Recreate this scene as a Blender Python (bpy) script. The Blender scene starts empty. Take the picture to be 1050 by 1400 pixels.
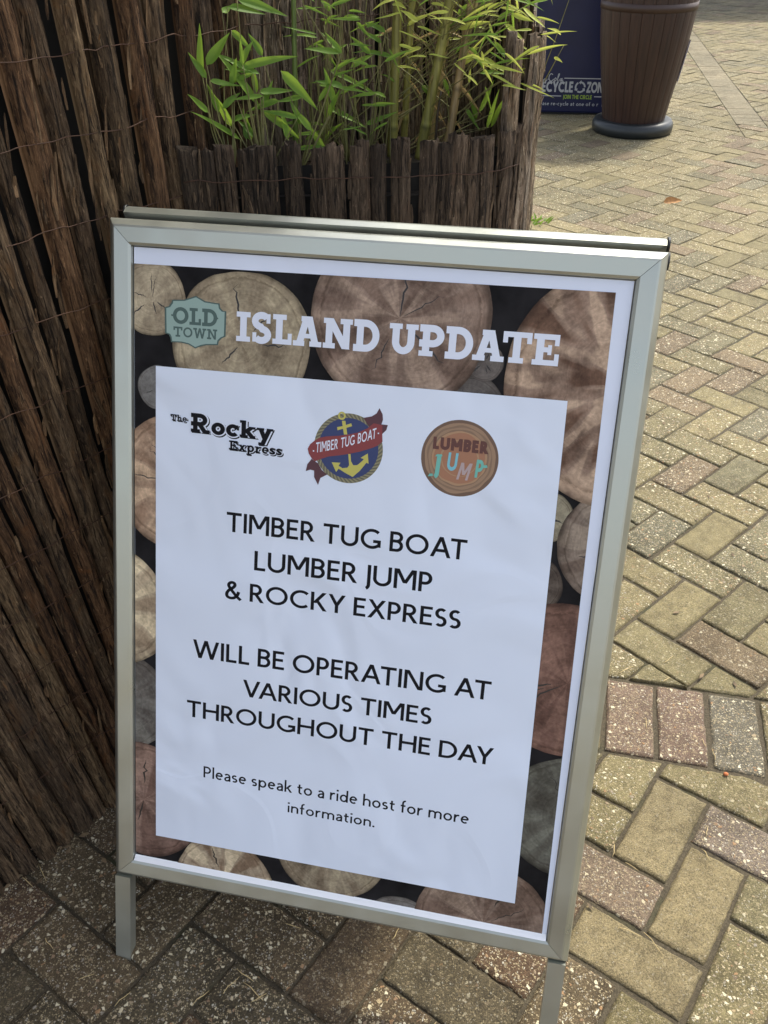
import bpy, bmesh, math, random
from mathutils import Vector, Matrix, noise
R = math.radians
SC = bpy.context.scene
COL = SC.collection

# ------------------------------------------------------------------ camera, sky, sun, exposure
CAM_H = 1.4163
cd = bpy.data.cameras.new('camera'); cam = bpy.data.objects.new('camera', cd); COL.objects.link(cam)
cd.sensor_fit = 'VERTICAL'; cd.sensor_height = 24.0; cd.lens = 1233.85 / 1400 * 24
cd.clip_start = 0.05; cd.clip_end = 500
cam.matrix_world = Matrix.Translation((0, 0, CAM_H)) @ Matrix.Rotation(R(54.55), 4, 'X') @ Matrix.Rotation(R(-0.5505), 4, 'Z')
SC.camera = cam
SUN_ELEV, SUN_AZ = 55.0, 44.0          # azimuth clockwise from +Y
w = bpy.data.worlds.new('World'); SC.world = w; w.use_nodes = True
nt = w.node_tree
sky = nt.nodes.new('ShaderNodeTexSky'); sky.sky_type = 'NISHITA'; sky.sun_disc = False
sky.sun_elevation = R(SUN_ELEV); sky.sun_rotation = R(SUN_AZ); sky.air_density = 1.0; sky.dust_density = 3.0; sky.ozone_density = 1.0
bg = nt.nodes['Background']; bg.inputs['Strength'].default_value = 0.15
hz = nt.nodes.new('ShaderNodeHueSaturation'); hz.inputs['Saturation'].default_value = 0.52     # a milky, hazy summer sky
nt.links.new(sky.outputs[0], hz.inputs['Color']); nt.links.new(hz.outputs[0], bg.inputs['Color'])
sd = bpy.data.lights.new('sun', 'SUN'); sun = bpy.data.objects.new('sun', sd); COL.objects.link(sun)
sd.energy = 2.15; sd.angle = R(5.0); sd.color = (1.0, 0.95, 0.79)
sv = Vector((math.sin(R(SUN_AZ)) * math.cos(R(SUN_ELEV)), math.cos(R(SUN_AZ)) * math.cos(R(SUN_ELEV)), math.sin(R(SUN_ELEV))))
sun.rotation_euler = sv.to_track_quat('Z', 'Y').to_euler(); sun.location = sv * 30
SC.view_settings.view_transform = 'Standard'; SC.view_settings.look = 'None'
SC.view_settings.exposure = 1.18; SC.view_settings.gamma = 1.0

# ------------------------------------------------------------------ node helpers
def new_mat(name):
    m = bpy.data.materials.new(name); m.use_nodes = True
    n = m.node_tree.nodes; b = n['Principled BSDF']
    return m, m.node_tree, b
def N(t, typ, **kw):
    n = t.nodes.new(typ)
    for k, v in kw.items():
        if k.startswith('i_'): n.inputs[k[2:].replace('_', ' ')].default_value = v
        else: setattr(n, k, v)
    return n
def ramp(t, stops, interp='LINEAR'):
    r = N(t, 'ShaderNodeValToRGB'); e = r.color_ramp; e.interpolation = interp
    while len(e.elements) < len(stops): e.elements.new(0.5)
    for el, (p, c) in zip(e.elements, stops):
        el.position = p; el.color = (*c, 1) if len(c) == 3 else c
    return r
def mixc(t, fac, a, b, mode='MIX'):
    m = N(t, 'ShaderNodeMix', data_type='RGBA', blend_type=mode)
    for sock, v in ((m.inputs[0], fac), (m.inputs[6], a), (m.inputs[7], b)):
        if hasattr(v, 'is_linked'): t.links.new(v, sock)
        else: sock.default_value = v if not isinstance(v, tuple) else ((*v, 1) if len(v) == 3 else v)
    return m.outputs[2]
def math_(t, op, a, b=None):
    m = N(t, 'ShaderNodeMath', operation=op)
    for s, v in zip(m.inputs, (a, b)):
        if v is None: continue
        if hasattr(v, 'is_linked'): t.links.new(v, s)
        else: s.default_value = v
    return m.outputs[0]
def simple(name, c, rough=0.6, metal=0.0, spec=0.5, var=0.0, scale=30.0):
    m, t, b = new_mat(name)
    b.inputs['Roughness'].default_value = rough; b.inputs['Metallic'].default_value = metal
    b.inputs['Specular IOR Level'].default_value = spec
    if var:
        tc = N(t, 'ShaderNodeTexCoord'); nz = N(t, 'ShaderNodeTexNoise', i_Scale=scale, i_Detail=5.0)
        t.links.new(tc.outputs['Object'], nz.inputs['Vector'])
        r = ramp(t, [(0.3, tuple(x * (1 - var) for x in c)), (0.7, tuple(min(1, x * (1 + var)) for x in c))])
        t.links.new(nz.outputs['Fac'], r.inputs[0]); t.links.new(r.outputs[0], b.inputs['Base Color'])
    else: b.inputs['Base Color'].default_value = (*c, 1)
    return m

# ------------------------------------------------------------------ materials
def mat_paver():
    m, t, b = new_mat('paver_concrete'); L = t.links.new
    tc = N(t, 'ShaderNodeTexCoord'); at = N(t, 'ShaderNodeVertexColor', layer_name='Col')
    wob = N(t, 'ShaderNodeTexNoise', i_Scale=150.0, i_Detail=3.0); L(tc.outputs['Object'], wob.inputs['Vector'])
    sub = N(t, 'ShaderNodeVectorMath', operation='MULTIPLY_ADD'); L(wob.outputs['Color'], sub.inputs[0])
    sub.inputs[1].default_value = (0.0045, 0.0045, 0.0045); L(tc.outputs['Object'], sub.inputs[2])
    smooth = at.outputs['Alpha']                       # 1 = fine faced paver, 0 = washed aggregate
    def stones(scale, lo, hi, keep):
        v = N(t, 'ShaderNodeTexVoronoi', i_Scale=scale); L(sub.outputs[0], v.inputs['Vector'])
        ve = N(t, 'ShaderNodeTexVoronoi', i_Scale=scale, feature='DISTANCE_TO_EDGE'); L(sub.outputs[0], ve.inputs['Vector'])
        sep = N(t, 'ShaderNodeSeparateColor'); L(v.outputs['Color'], sep.inputs[0])
        d = N(t, 'ShaderNodeMapRange', i_From_Min=lo, i_From_Max=hi); L(ve.outputs['Distance'], d.inputs['Value'])
        k = math_(t, 'GREATER_THAN', sep.outputs[0], keep)
        return math_(t, 'MULTIPLY', d.outputs[0], k), sep.outputs[1], sep.outputs[2]
    m1, c1, h1 = stones(150.0, 0.10, 0.22, 0.83)
    m2, c2, h2 = stones(330.0, 0.08, 0.20, 0.58)
    fine = N(t, 'ShaderNodeTexNoise', i_Scale=420.0, i_Detail=4.0, i_Roughness=0.75); L(tc.outputs['Object'], fine.inputs['Vector'])
    mid = N(t, 'ShaderNodeTexNoise', i_Scale=38.0, i_Detail=5.0, i_Roughness=0.7); L(tc.outputs['Object'], mid.inputs['Vector'])
    big = N(t, 'ShaderNodeTexNoise', i_Scale=1.3, i_Detail=4.0); L(tc.outputs['Object'], big.inputs['Vector'])
    fr = ramp(t, [(0.34, (0.34, 0.32, 0.29)), (0.50, (0.95, 0.94, 0.92)), (0.68, (1.6, 1.56, 1.48))]); L(fine.outputs['Fac'], fr.inputs[0])
    base = mixc(t, 1.0, at.outputs['Color'], fr.outputs[0], 'MULTIPLY')
    mr = ramp(t, [(0.28, (0.58, 0.57, 0.56)), (0.62, (1.12, 1.1, 1.08))]); L(mid.outputs['Fac'], mr.inputs[0])
    base = mixc(t, 0.8, base, mr.outputs[0], 'MULTIPLY')
    br = ramp(t, [(0.35, (0.80, 0.80, 0.78)), (0.65, (1.1, 1.08, 1.05))]); L(big.outputs['Fac'], br.inputs[0])
    base = mixc(t, 1.0, base, br.outputs[0], 'MULTIPLY')
    cr1 = ramp(t, [(0.0, (0.62, 0.54, 0.36)), (0.30, (0.72, 0.65, 0.47)), (0.5, (0.40, 0.30, 0.17)), (0.66, (0.27, 0.24, 0.19)), (0.8, (0.33, 0.19, 0.09)), (1, (0.14, 0.11, 0.085))]); L(c1, cr1.inputs[0])
    cr2 = ramp(t, [(0.0, (0.52, 0.43, 0.27)), (0.4, (0.36, 0.29, 0.17)), (0.7, (0.26, 0.20, 0.12)), (0.85, (0.60, 0.56, 0.46)), (1, (0.12, 0.10, 0.075))]); L(c2, cr2.inputs[0])
    st_ = N(t, 'ShaderNodeTexNoise', i_Scale=5.5, i_Detail=6.0, i_Roughness=0.65, i_Distortion=0.8); L(tc.outputs['Object'], st_.inputs['Vector'])
    sr_ = ramp(t, [(0.40, (0.62, 0.60, 0.56)), (0.50, (1, 1, 1))]); L(st_.outputs['Fac'], sr_.inputs[0])
    base = mixc(t, 0.75, base, sr_.outputs[0], 'MULTIPLY')
    rough_amt = math_(t, 'SUBTRACT', 1.0, smooth)
    f2n = math_(t, 'MULTIPLY', m2, math_(t, 'ADD', math_(t, 'MULTIPLY', rough_amt, 0.58), 0.20))
    f1n = math_(t, 'MULTIPLY', m1, math_(t, 'MULTIPLY', rough_amt, 0.92))
    c = mixc(t, f2n, base, cr2.outputs[0]); c = mixc(t, f1n, c, cr1.outputs[0])
    L(c, b.inputs['Base Color']); b.inputs['Roughness'].default_value = 0.82; b.inputs['Specular IOR Level'].default_value = 0.35
    hgt = math_(t, 'ADD', math_(t, 'MULTIPLY', f1n, 1.0), math_(t, 'MULTIPLY', f2n, 0.6))
    hgt = math_(t, 'ADD', hgt, math_(t, 'MULTIPLY', fine.outputs['Fac'], 1.5))
    hgt = math_(t, 'ADD', hgt, math_(t, 'MULTIPLY', mid.outputs['Fac'], 1.2))
    bp = N(t, 'ShaderNodeBump', i_Strength=0.75, i_Distance=0.0022); L(hgt, bp.inputs['Height']); L(bp.outputs[0], b.inputs['Normal'])
    return m

def mat_dirt(name, dark, light, moss):
    m, t, b = new_mat(name); L = t.links.new
    tc = N(t, 'ShaderNodeTexCoord')
    n1 = N(t, 'ShaderNodeTexNoise', i_Scale=260.0, i_Detail=5.0, i_Roughness=0.8); L(tc.outputs['Object'], n1.inputs['Vector'])
    n2 = N(t, 'ShaderNodeTexNoise', i_Scale=9.0, i_Detail=4.0); L(tc.outputs['Object'], n2.inputs['Vector'])
    r1 = ramp(t, [(0.35, dark), (0.7, light)]); L(n1.outputs['Fac'], r1.inputs[0])
    r2 = ramp(t, [(0.56, (0, 0, 0)), (0.70, (1, 1, 1))]); L(n2.outputs['Fac'], r2.inputs[0])
    c = mixc(t, math_(t, 'MULTIPLY', r2.outputs[0], 0.6), r1.outputs[0], moss)
    L(c, b.inputs['Base Color']); b.inputs['Roughness'].default_value = 0.95
    bp = N(t, 'ShaderNodeBump', i_Strength=0.9, i_Distance=0.003); L(n1.outputs['Fac'], bp.inputs['Height']); L(bp.outputs[0], b.inputs['Normal'])
    return m

def mat_bark(name, dark, mid, light, accent):
    m, t, b = new_mat(name); L = t.links.new
    uv = N(t, 'ShaderNodeUVMap', uv_map='UVMap'); at = N(t, 'ShaderNodeVertexColor', layer_name='Col')
    def nz(sx, sy, det=6.0, rough=0.65, dist=0.0):
        mp = N(t, 'ShaderNodeMapping'); mp.inputs['Scale'].default_value = (sx, sy, 1); L(uv.outputs[0], mp.inputs[0])
        n = N(t, 'ShaderNodeTexNoise', i_Scale=1.0, i_Detail=det, i_Roughness=rough, i_Distortion=dist); L(mp.outputs[0], n.inputs['Vector'])
        return n.outputs['Fac']
    fib = nz(380, 42, 8, 0.75, 0.9); str_ = nz(150, 12, 6, 0.7, 0.9); blot = nz(34, 14, 5, 0.65, 0.6); crk = nz(230, 14, 5, 0.7, 1.0); flk = nz(320, 60, 5, 0.7, 1.0)
    r = ramp(t, [(0.36, dark), (0.49, mid), (0.62, light)]); L(fib, r.inputs[0])
    r2 = ramp(t, [(0.37, tuple(x * 0.35 for x in mid)), (0.5, mid), (0.64, light)]); L(str_, r2.inputs[0])
    c = mixc(t, 0.55, r.outputs[0], r2.outputs[0])
    ra = ramp(t, [(0.56, (0, 0, 0)), (0.68, (1, 1, 1))]); L(blot, ra.inputs[0])
    c = mixc(t, math_(t, 'MULTIPLY', ra.outputs[0], 0.5), c, accent)
    rf = ramp(t, [(0.60, (0, 0, 0)), (0.68, (1, 1, 1))]); L(flk, rf.inputs[0])
    c = mixc(t, math_(t, 'MULTIPLY', rf.outputs[0], 0.7), c, tuple(min(1, x * 1.5) for x in light))
    c = mixc(t, 1.0, c, at.outputs['Color'], 'MULTIPLY')
    rc = ramp(t, [(0.40, (0.10, 0.09, 0.08)), (0.46, (1, 1, 1))]); L(crk, rc.inputs[0])
    c = mixc(t, 0.85, c, rc.outputs[0], 'MULTIPLY')
    L(c, b.inputs['Base Color']); b.inputs['Roughness'].default_value = 0.85; b.inputs['Specular IOR Level'].default_value = 0.3
    h = math_(t, 'ADD', math_(t, 'MULTIPLY', fib, 0.8), math_(t, 'ADD', math_(t, 'MULTIPLY', str_, 1.0), math_(t, 'MULTIPLY', rc.outputs[0], 0.5)))
    bp = N(t, 'ShaderNodeBump', i_Strength=1.0, i_Distance=0.0065); L(h, bp.inputs['Height']); L(bp.outputs[0], b.inputs['Normal'])
    return m

def mat_leaf(name, a, bb, trans):
    m, t, b = new_mat(name); L = t.links.new
    at = N(t, 'ShaderNodeVertexColor', layer_name='Col'); uv = N(t, 'ShaderNodeUVMap', uv_map='UVMap')
    sp = N(t, 'ShaderNodeSeparateXYZ'); L(uv.outputs[0], sp.inputs[0])
    wv = N(t, 'ShaderNodeTexWave', i_Scale=3.2, i_Distortion=0.3); L(uv.outputs[0], wv.inputs['Vector'])
    sc = N(t, 'ShaderNodeSeparateColor'); L(at.outputs['Color'], sc.inputs[0])
    c = mixc(t, sc.outputs[0], a, bb)
    c = mixc(t, math_(t, 'MULTIPLY', wv.outputs['Fac'], 0.22), c, tuple(min(1, x * 1.5) for x in bb))
    L(c, b.inputs['Base Color']); b.inputs['Roughness'].default_value = 0.55; b.inputs['Specular IOR Level'].default_value = 0.3
    tr = N(t, 'ShaderNodeBsdfTranslucent'); L(mixc(t, 0.5, c, trans), tr.inputs['Color'])
    mx = N(t, 'ShaderNodeMixShader'); mx.inputs[0].default_value = 0.45
    L(b.outputs[0], mx.inputs[1]); L(tr.outputs[0], mx.inputs[2]); L(mx.outputs[0], t.nodes['Material Output'].inputs['Surface'])
    return m

def mat_cane():
    m, t, b = new_mat('bamboo_cane'); L = t.links.new
    at = N(t, 'ShaderNodeVertexColor', layer_name='Col'); tc = N(t, 'ShaderNodeTexCoord')
    mp = N(t, 'ShaderNodeMapping'); mp.inputs['Scale'].default_value = (300, 300, 12); L(tc.outputs['Object'], mp.inputs[0])
    n = N(t, 'ShaderNodeTexNoise', i_Scale=1.0, i_Detail=4.0); L(mp.outputs[0], n.inputs['Vector'])
    r = ramp(t, [(0.3, (0.62, 0.60, 0.55)), (0.7, (1.25, 1.25, 1.2))]); L(n.outputs['Fac'], r.inputs[0])
    L(mixc(t, 1.0, at.outputs['Color'], r.outputs[0], 'MULTIPLY'), b.inputs['Base Color']); b.inputs['Roughness'].default_value = 0.45
    return m

def mat_logs():
    m, t, b = new_mat('printed_log_ends'); L = t.links.new
    uv = N(t, 'ShaderNodeUVMap', uv_map='UVMap'); at = N(t, 'ShaderNodeVertexColor', layer_name='Col')
    ln = N(t, 'ShaderNodeVectorMath', operation='LENGTH'); L(uv.outputs[0], ln.inputs[0])
    sc = N(t, 'ShaderNodeVectorMath', operation='NORMALIZE'); L(uv.outputs[0], sc.inputs[0])
    tc = N(t, 'ShaderNodeTexCoord')
    wob = N(t, 'ShaderNodeTexNoise', i_Scale=16.0, i_Detail=3.0); L(tc.outputs['Object'], wob.inputs['Vector'])
    rad = math_(t, 'ADD', ln.outputs['Value'], math_(t, 'MULTIPLY', math_(t, 'SUBTRACT', wob.outputs['Fac'], 0.5), 0.34))
    cmb = N(t, 'ShaderNodeCombineXYZ'); L(math_(t, 'MULTIPLY', rad, 26.0), cmb.inputs[0])
    rings = N(t, 'ShaderNodeTexNoise', i_Scale=1.0, i_Detail=4.0, i_Roughness=0.7); L(cmb.outputs[0], rings.inputs['Vector'])
    rr = ramp(t, [(0.34, (0.80, 0.79, 0.78)), (0.64, (1.12, 1.12, 1.12))]); L(rings.outputs['Fac'], rr.inputs[0])
    sv_ = N(t, 'ShaderNodeVectorMath', operation='ADD'); L(sc.outputs[0], sv_.inputs[0])
    mp2 = N(t, 'ShaderNodeVectorMath', operation='SCALE'); mp2.inputs['Scale'].default_value = 5.0; L(tc.outputs['Object'], mp2.inputs[0]); L(mp2.outputs[0], sv_.inputs[1])
    sect = N(t, 'ShaderNodeTexNoise', i_Scale=2.3, i_Detail=2.0); L(sv_.outputs[0], sect.inputs['Vector'])
    sr = ramp(t, [(0.41, (0.50, 0.40, 0.35)), (0.47, (0.86, 0.80, 0.76)), (0.53, (0.98, 0.95, 0.92)), (0.57, (1.55, 1.55, 1.45))]); L(sect.outputs['Fac'], sr.inputs[0])
    blot = N(t, 'ShaderNodeTexNoise', i_Scale=22.0, i_Detail=6.0, i_Roughness=0.7); L(tc.outputs['Object'], blot.inputs['Vector'])
    blr = ramp(t, [(0.34, (0.46, 0.43, 0.42)), (0.6, (1.16, 1.16, 1.16))]); L(blot.outputs['Fac'], blr.inputs[0])
    c = mixc(t, 1.0, at.outputs['Color'], rr.outputs[0], 'MULTIPLY')
    c = mixc(t, at.outputs['Alpha'], c, mixc(t, 1.0, c, sr.outputs[0], 'MULTIPLY'))
    c = mixc(t, 0.9, c, blr.outputs[0], 'MULTIPLY')
    fine = N(t, 'ShaderNodeTexNoise', i_Scale=240.0, i_Detail=4.0); L(tc.outputs['Object'], fine.inputs['Vector'])
    fr = ramp(t, [(0.25, (0.72, 0.72, 0.72)), (0.7, (1.15, 1.15, 1.15))]); L(fine.outputs['Fac'], fr.inputs[0])
    c = mixc(t, 0.8, c, fr.outputs[0], 'MULTIPLY')
    en = N(t, 'ShaderNodeTexNoise', i_Scale=30.0, i_Detail=5.0, i_Roughness=0.7); L(tc.outputs['Object'], en.inputs['Vector'])
    ev = math_(t, 'ADD', ln.outputs['Value'], math_(t, 'MULTIPLY', math_(t, 'SUBTRACT', en.outputs['Fac'], 0.5), 0.16))
    er = ramp(t, [(0.86, (1, 1, 1)), (0.89, (0.62, 0.60, 0.58)), (0.91, (0.98, 0.97, 0.96)), (0.97, (0.75, 0.74, 0.73)), (1.0, (0.42, 0.41, 0.40))]); L(ev, er.inputs[0])
    c = mixc(t, 1.0, c, er.outputs[0], 'MULTIPLY')
    L(c, b.inputs['Base Color']); b.inputs['Roughness'].default_value = 0.55; b.inputs['Specular IOR Level'].default_value = 0.15
    return m

def mat_paper(name, c, wrinkle):
    m, t, b = new_mat(name); L = t.links.new
    b.inputs['Base Color'].default_value = (*c, 1); b.inputs['Roughness'].default_value = 0.5; b.inputs['Specular IOR Level'].default_value = 0.35
    tc = N(t, 'ShaderNodeTexCoord')
    n = N(t, 'ShaderNodeTexNoise', i_Scale=5.0, i_Detail=1.5, i_Distortion=1.2); L(tc.outputs['Object'], n.inputs['Vector'])
    v = N(t, 'ShaderNodeTexNoise', i_Scale=4.5, i_Detail=0.5, i_Distortion=0.8); L(tc.outputs['Object'], v.inputs['Vector'])
    rv = ramp(t, [(0.47, (0, 0, 0)), (0.5, (1, 1, 1)), (0.56, (0, 0, 0))]); L(v.outputs['Fac'], rv.inputs[0])
    h = math_(t, 'ADD', n.outputs['Fac'], math_(t, 'MULTIPLY', rv.outputs[0], 0.03))
    bp = N(t, 'ShaderNodeBump', i_Strength=wrinkle, i_Distance=0.022); L(h, bp.inputs['Height']); L(bp.outputs[0], b.inputs['Normal'])
    return m

def mat_alu():
    m, t, b = new_mat('satin_aluminium'); L = t.links.new
    tc = N(t, 'ShaderNodeTexCoord')
    n = N(t, 'ShaderNodeTexNoise', i_Scale=14.0, i_Detail=5.0); L(tc.outputs['Object'], n.inputs['Vector'])
    r = ramp(t, [(0.3, (0.43, 0.44, 0.385)), (0.7, (0.49, 0.50, 0.44))]); L(n.outputs['Fac'], r.inputs[0]); L(r.outputs[0], b.inputs['Base Color'])
    rr = ramp(t, [(0.3, (0.27,) * 3), (0.7, (0.40,) * 3)]); L(n.outputs['Fac'], rr.inputs[0]); L(rr.outputs[0], b.inputs['Roughness'])
    b.inputs['Metallic'].default_value = 0.78
    return m

def mat_staves():
    m, t, b = new_mat('barrel_staves'); L = t.links.new
    uv = N(t, 'ShaderNodeUVMap', uv_map='UVMap'); at = N(t, 'ShaderNodeVertexColor', layer_name='Col')
    mp = N(t, 'ShaderNodeMapping'); mp.inputs['Scale'].default_value = (60, 5, 1); L(uv.outputs[0], mp.inputs[0])
    n = N(t, 'ShaderNodeTexNoise', i_Scale=1.0, i_Detail=5.0, i_Distortion=0.6); L(mp.outputs[0], n.inputs['Vector'])
    r = ramp(t, [(0.3, (0.55, 0.5, 0.48)), (0.7, (1.3, 1.25, 1.2))]); L(n.outputs['Fac'], r.inputs[0])
    L(mixc(t, 1.0, at.outputs['Color'], r.outputs[0], 'MULTIPLY'), b.inputs['Base Color']); b.inputs['Roughness'].default_value = 0.5
    return m

M = dict(
    paver=mat_paver(), dirt=mat_dirt('joint_sand', (0.028, 0.022, 0.013), (0.125, 0.100, 0.062), (0.03, 0.040, 0.012)),
    ground=mat_dirt('outer_ground', (0.22, 0.18, 0.13), (0.34, 0.29, 0.21), (0.2, 0.19, 0.12)),
    soil=mat_dirt('potting_soil', (0.008, 0.006, 0.004), (0.035, 0.025, 0.017), (0.03, 0.03, 0.012)),
    bark=mat_bark('cedar_bark', (0.018, 0.011, 0.006), (0.100, 0.061, 0.033), (0.27, 0.185, 0.108), (0.20, 0.092, 0.030)),
    bark2=mat_bark('sunlit_grey_bark', (0.040, 0.028, 0.019), (0.21, 0.155, 0.105), (0.55, 0.45, 0.34), (0.30, 0.17, 0.09)),  # greyer back screen bark, its colour raised to stand for grazing sunlight
    bark3=mat_bark('planter_bark', (0.015, 0.010, 0.006), (0.066, 0.045, 0.029), (0.165, 0.120, 0.082), (0.10, 0.060, 0.036)),
    light_block=simple('light_block_black', (0.008, 0.007, 0.006), 0.9), wire=simple('rusty_wire', (0.060, 0.028, 0.015), 0.7, 0.3, var=0.4, scale=60),
    alu=mat_alu(), lip=simple('white_snap_lip', (0.90, 0.91, 0.93), 0.18, spec=0.9), dark=simple('black_plastic', (0.012, 0.013, 0.014), 0.45),
    backing=simple('grey_backing', (0.45, 0.45, 0.46), 0.6), poster=mat_paper('poster_paper', (0.77, 0.82, 0.95), 0.25),
    notice=mat_paper('notice_paper', (0.77, 0.83, 0.95), 0.6), logs=mat_logs(), logdark=simple('printed_shadow', (0.012, 0.011, 0.012), 0.6, spec=0.12, var=0.6, scale=25),
    crack=simple('printed_crack', (0.022, 0.017, 0.015), 0.4), white=simple('white_print', (0.77, 0.81, 0.92), 0.45), ink=simple('black_ink', (0.008, 0.008, 0.011), 0.6, spec=0.15),
    cane=mat_cane(), leaf=mat_leaf('bamboo_leaf', (0.075, 0.165, 0.022), (0.185, 0.310, 0.040), (0.46, 0.62, 0.08)),
    leafy=mat_leaf('bamboo_leaf_yellow', (0.27, 0.36, 0.05), (0.50, 0.53, 0.10), (0.80, 0.82, 0.18)),
    twig=simple('bamboo_twig', (0.16, 0.15, 0.05), 0.6, var=0.4, scale=40), straw=simple('dry_straw', (0.50, 0.38, 0.18), 0.6, var=0.3, scale=60),
    staves=mat_staves(), hoop=simple('dark_hoop', (0.045, 0.023, 0.016), 0.5), rubber=simple('black_base_ring', (0.013, 0.016, 0.017), 0.38),
    navy=simple('navy_panel', (0.007, 0.010, 0.050), 0.4, var=0.15, scale=6), offwhite=simple('panel_white', (0.42, 0.42, 0.42), 0.5), lime=simple('panel_lime', (0.30, 0.42, 0.05), 0.5),
    teal=simple('badge_green', (0.30, 0.42, 0.37), 0.42), tealdark=simple('badge_dark_green', (0.065, 0.115, 0.100), 0.42),
)
for k, c in dict(navyprint=(0.020, 0.035, 0.135), red=(0.24, 0.030, 0.032), maroon=(0.085, 0.020, 0.030), gold=(0.56, 0.50, 0.10), ropea=(0.27, 0.24, 0.13), ropeb=(0.12, 0.11, 0.07),
                 ringa=(0.155, 0.085, 0.050), ringb=(0.33, 0.20, 0.115), ringc=(0.24, 0.145, 0.085), ringd=(0.42, 0.24, 0.125), ringe=(0.37, 0.165, 0.085),
                 logbrown=(0.11, 0.030, 0.020), aqua=(0.16, 0.48, 0.40), cyan=(0.20, 0.52, 0.60), pinkgrey=(0.46, 0.35, 0.34)).items():
    M[k] = simple('print_' + k, c, 0.42)

# ------------------------------------------------------------------ object helpers
def thing(name, label, cat, loc=(0, 0, 0), group=None):
    o = bpy.data.objects.new(name, None); COL.objects.link(o); o.location = loc
    o.empty_display_size = 0.05; o['label'] = label; o['category'] = cat
    if group: o['group'] = group
    return o
def tag(o, label, cat, group=None, kind=None):
    if label: o['label'] = label
    if cat: o['category'] = cat
    if group: o['group'] = group
    if kind: o['kind'] = kind
    return o
def wloc(o):
    v = Vector((0, 0, 0))
    while o: v = v + Vector(o.location); o = o.parent
    return v
class MB:
    def __init__(s): s.v = []; s.f = []; s.uv = {}; s.c = []; s.mi = []; s.usecol = False; s.sm = []
    def vert(s, p, c=(1, 1, 1, 1), uv=(0, 0)):
        s.v.append(tuple(p)); s.c.append(c); s.uv[len(s.v) - 1] = uv; return len(s.v) - 1
    def face(s, idx, mi=0, smooth=False): s.f.append(tuple(idx)); s.mi.append(mi); s.sm.append(smooth)
    def poly(s, pts, c=(1, 1, 1, 1), uvs=None, mi=0):
        s.face([s.vert(p, c, uvs[i] if uvs else (0, 0)) for i, p in enumerate(pts)], mi)
    def box(s, o, ax, ay, az, c=(1, 1, 1, 1)):
        o, ax, ay, az = map(Vector, (o, ax, ay, az)); p = [o, o + ax, o + ax + ay, o + ay]
        i = [s.vert(q, c) for q in p] + [s.vert(q + az, c) for q in p]
        for q in ((3, 2, 1, 0), (4, 5, 6, 7), (0, 1, 5, 4), (1, 2, 6, 5), (2, 3, 7, 6), (3, 0, 4, 7)): s.face([i[k] for k in q])
    def tube(s, pts, r, n=6, c=(1, 1, 1, 1), cap=True, smooth=True):
        pts = [Vector(p) for p in pts]; rings = []
        for k, p in enumerate(pts):
            d = (pts[min(k + 1, len(pts) - 1)] - pts[max(k - 1, 0)]).normalized()
            a = d.orthogonal().normalized() if k == 0 else (prev - d * prev.dot(d)).normalized()
            prev = a; bb = d.cross(a); rr = r[k] if isinstance(r, (list, tuple)) else r
            cc = c[k] if isinstance(c, list) else c
            rings.append([s.vert(p + (a * math.cos(2 * math.pi * j / n) + bb * math.sin(2 * math.pi * j / n)) * rr, cc, (j / n, k)) for j in range(n)])
        for A, B in zip(rings, rings[1:]):
            for j in range(n): s.face((A[j], A[(j + 1) % n], B[(j + 1) % n], B[j]), 0, smooth)
        if cap: s.face(rings[0][::-1]); s.face(rings[-1])
    def build(s, name, mats, parent=None):
        off = wloc(parent) if parent else Vector((0, 0, 0))
        me = bpy.data.meshes.new(name); me.from_pydata([Vector(p) - off for p in s.v], [], s.f)
        mats = mats if isinstance(mats, (list, tuple)) else [mats]
        for m in mats: me.materials.append(m)
        me.polygons.foreach_set('material_index', s.mi); me.polygons.foreach_set('use_smooth', s.sm)
        ca = me.color_attributes.new('Col', 'FLOAT_COLOR', 'POINT')
        ca.data.foreach_set('color', [x for c in s.c for x in (c if len(c) == 4 else (*c, 1))])
        ul = me.uv_layers.new(name='UVMap'); li = [0] * len(me.loops); me.loops.foreach_get('vertex_index', li)
        ul.data.foreach_set('uv', [x for i in li for x in s.uv[i]])
        me.update()
        o = bpy.data.objects.new(name, me); COL.objects.link(o)
        if parent: o.parent = parent
        return o

def clip(poly, a, bv, keep_left=True):
    """part of a 2-D polygon on the left of the line a + t*bv"""
    def sd_(p):
        v = bv[0] * (p[1] - a[1]) - bv[1] * (p[0] - a[0]); return v if keep_left else -v
    out = []
    for i in range(len(poly)):
        p, q = poly[i], poly[(i + 1) % len(poly)]; dp, dq = sd_(p), sd_(q)
        if dp >= 0: out.append(p)
        if (dp > 0) != (dq > 0) and abs(dp - dq) > 1e-12:
            t_ = dp / (dp - dq); out.append((p[0] + (q[0] - p[0]) * t_, p[1] + (q[1] - p[1]) * t_))
    return out
def area(p): return 0.5 * sum(p[i][0] * p[(i + 1) % len(p)][1] - p[(i + 1) % len(p)][0] * p[i][1] for i in range(len(p)))
def inset(p, d):
    n = len(p); out = []
    for i in range(n):
        a, b_, c_ = Vector(p[i - 1]), Vector(p[i]), Vector(p[(i + 1) % n])
        u, v = (b_ - a), (c_ - b_)
        if u.length < 1e-6 or v.length < 1e-6: return None
        u.normalize(); v.normalize(); n1, n2 = Vector((-u.y, u.x)), Vector((-v.y, v.x))
        den = 1 + n1.dot(n2)
        if den < 0.15: den = 0.15
        out.append(tuple(b_ + (n1 + n2) * (d / den)))
    return out

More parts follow.
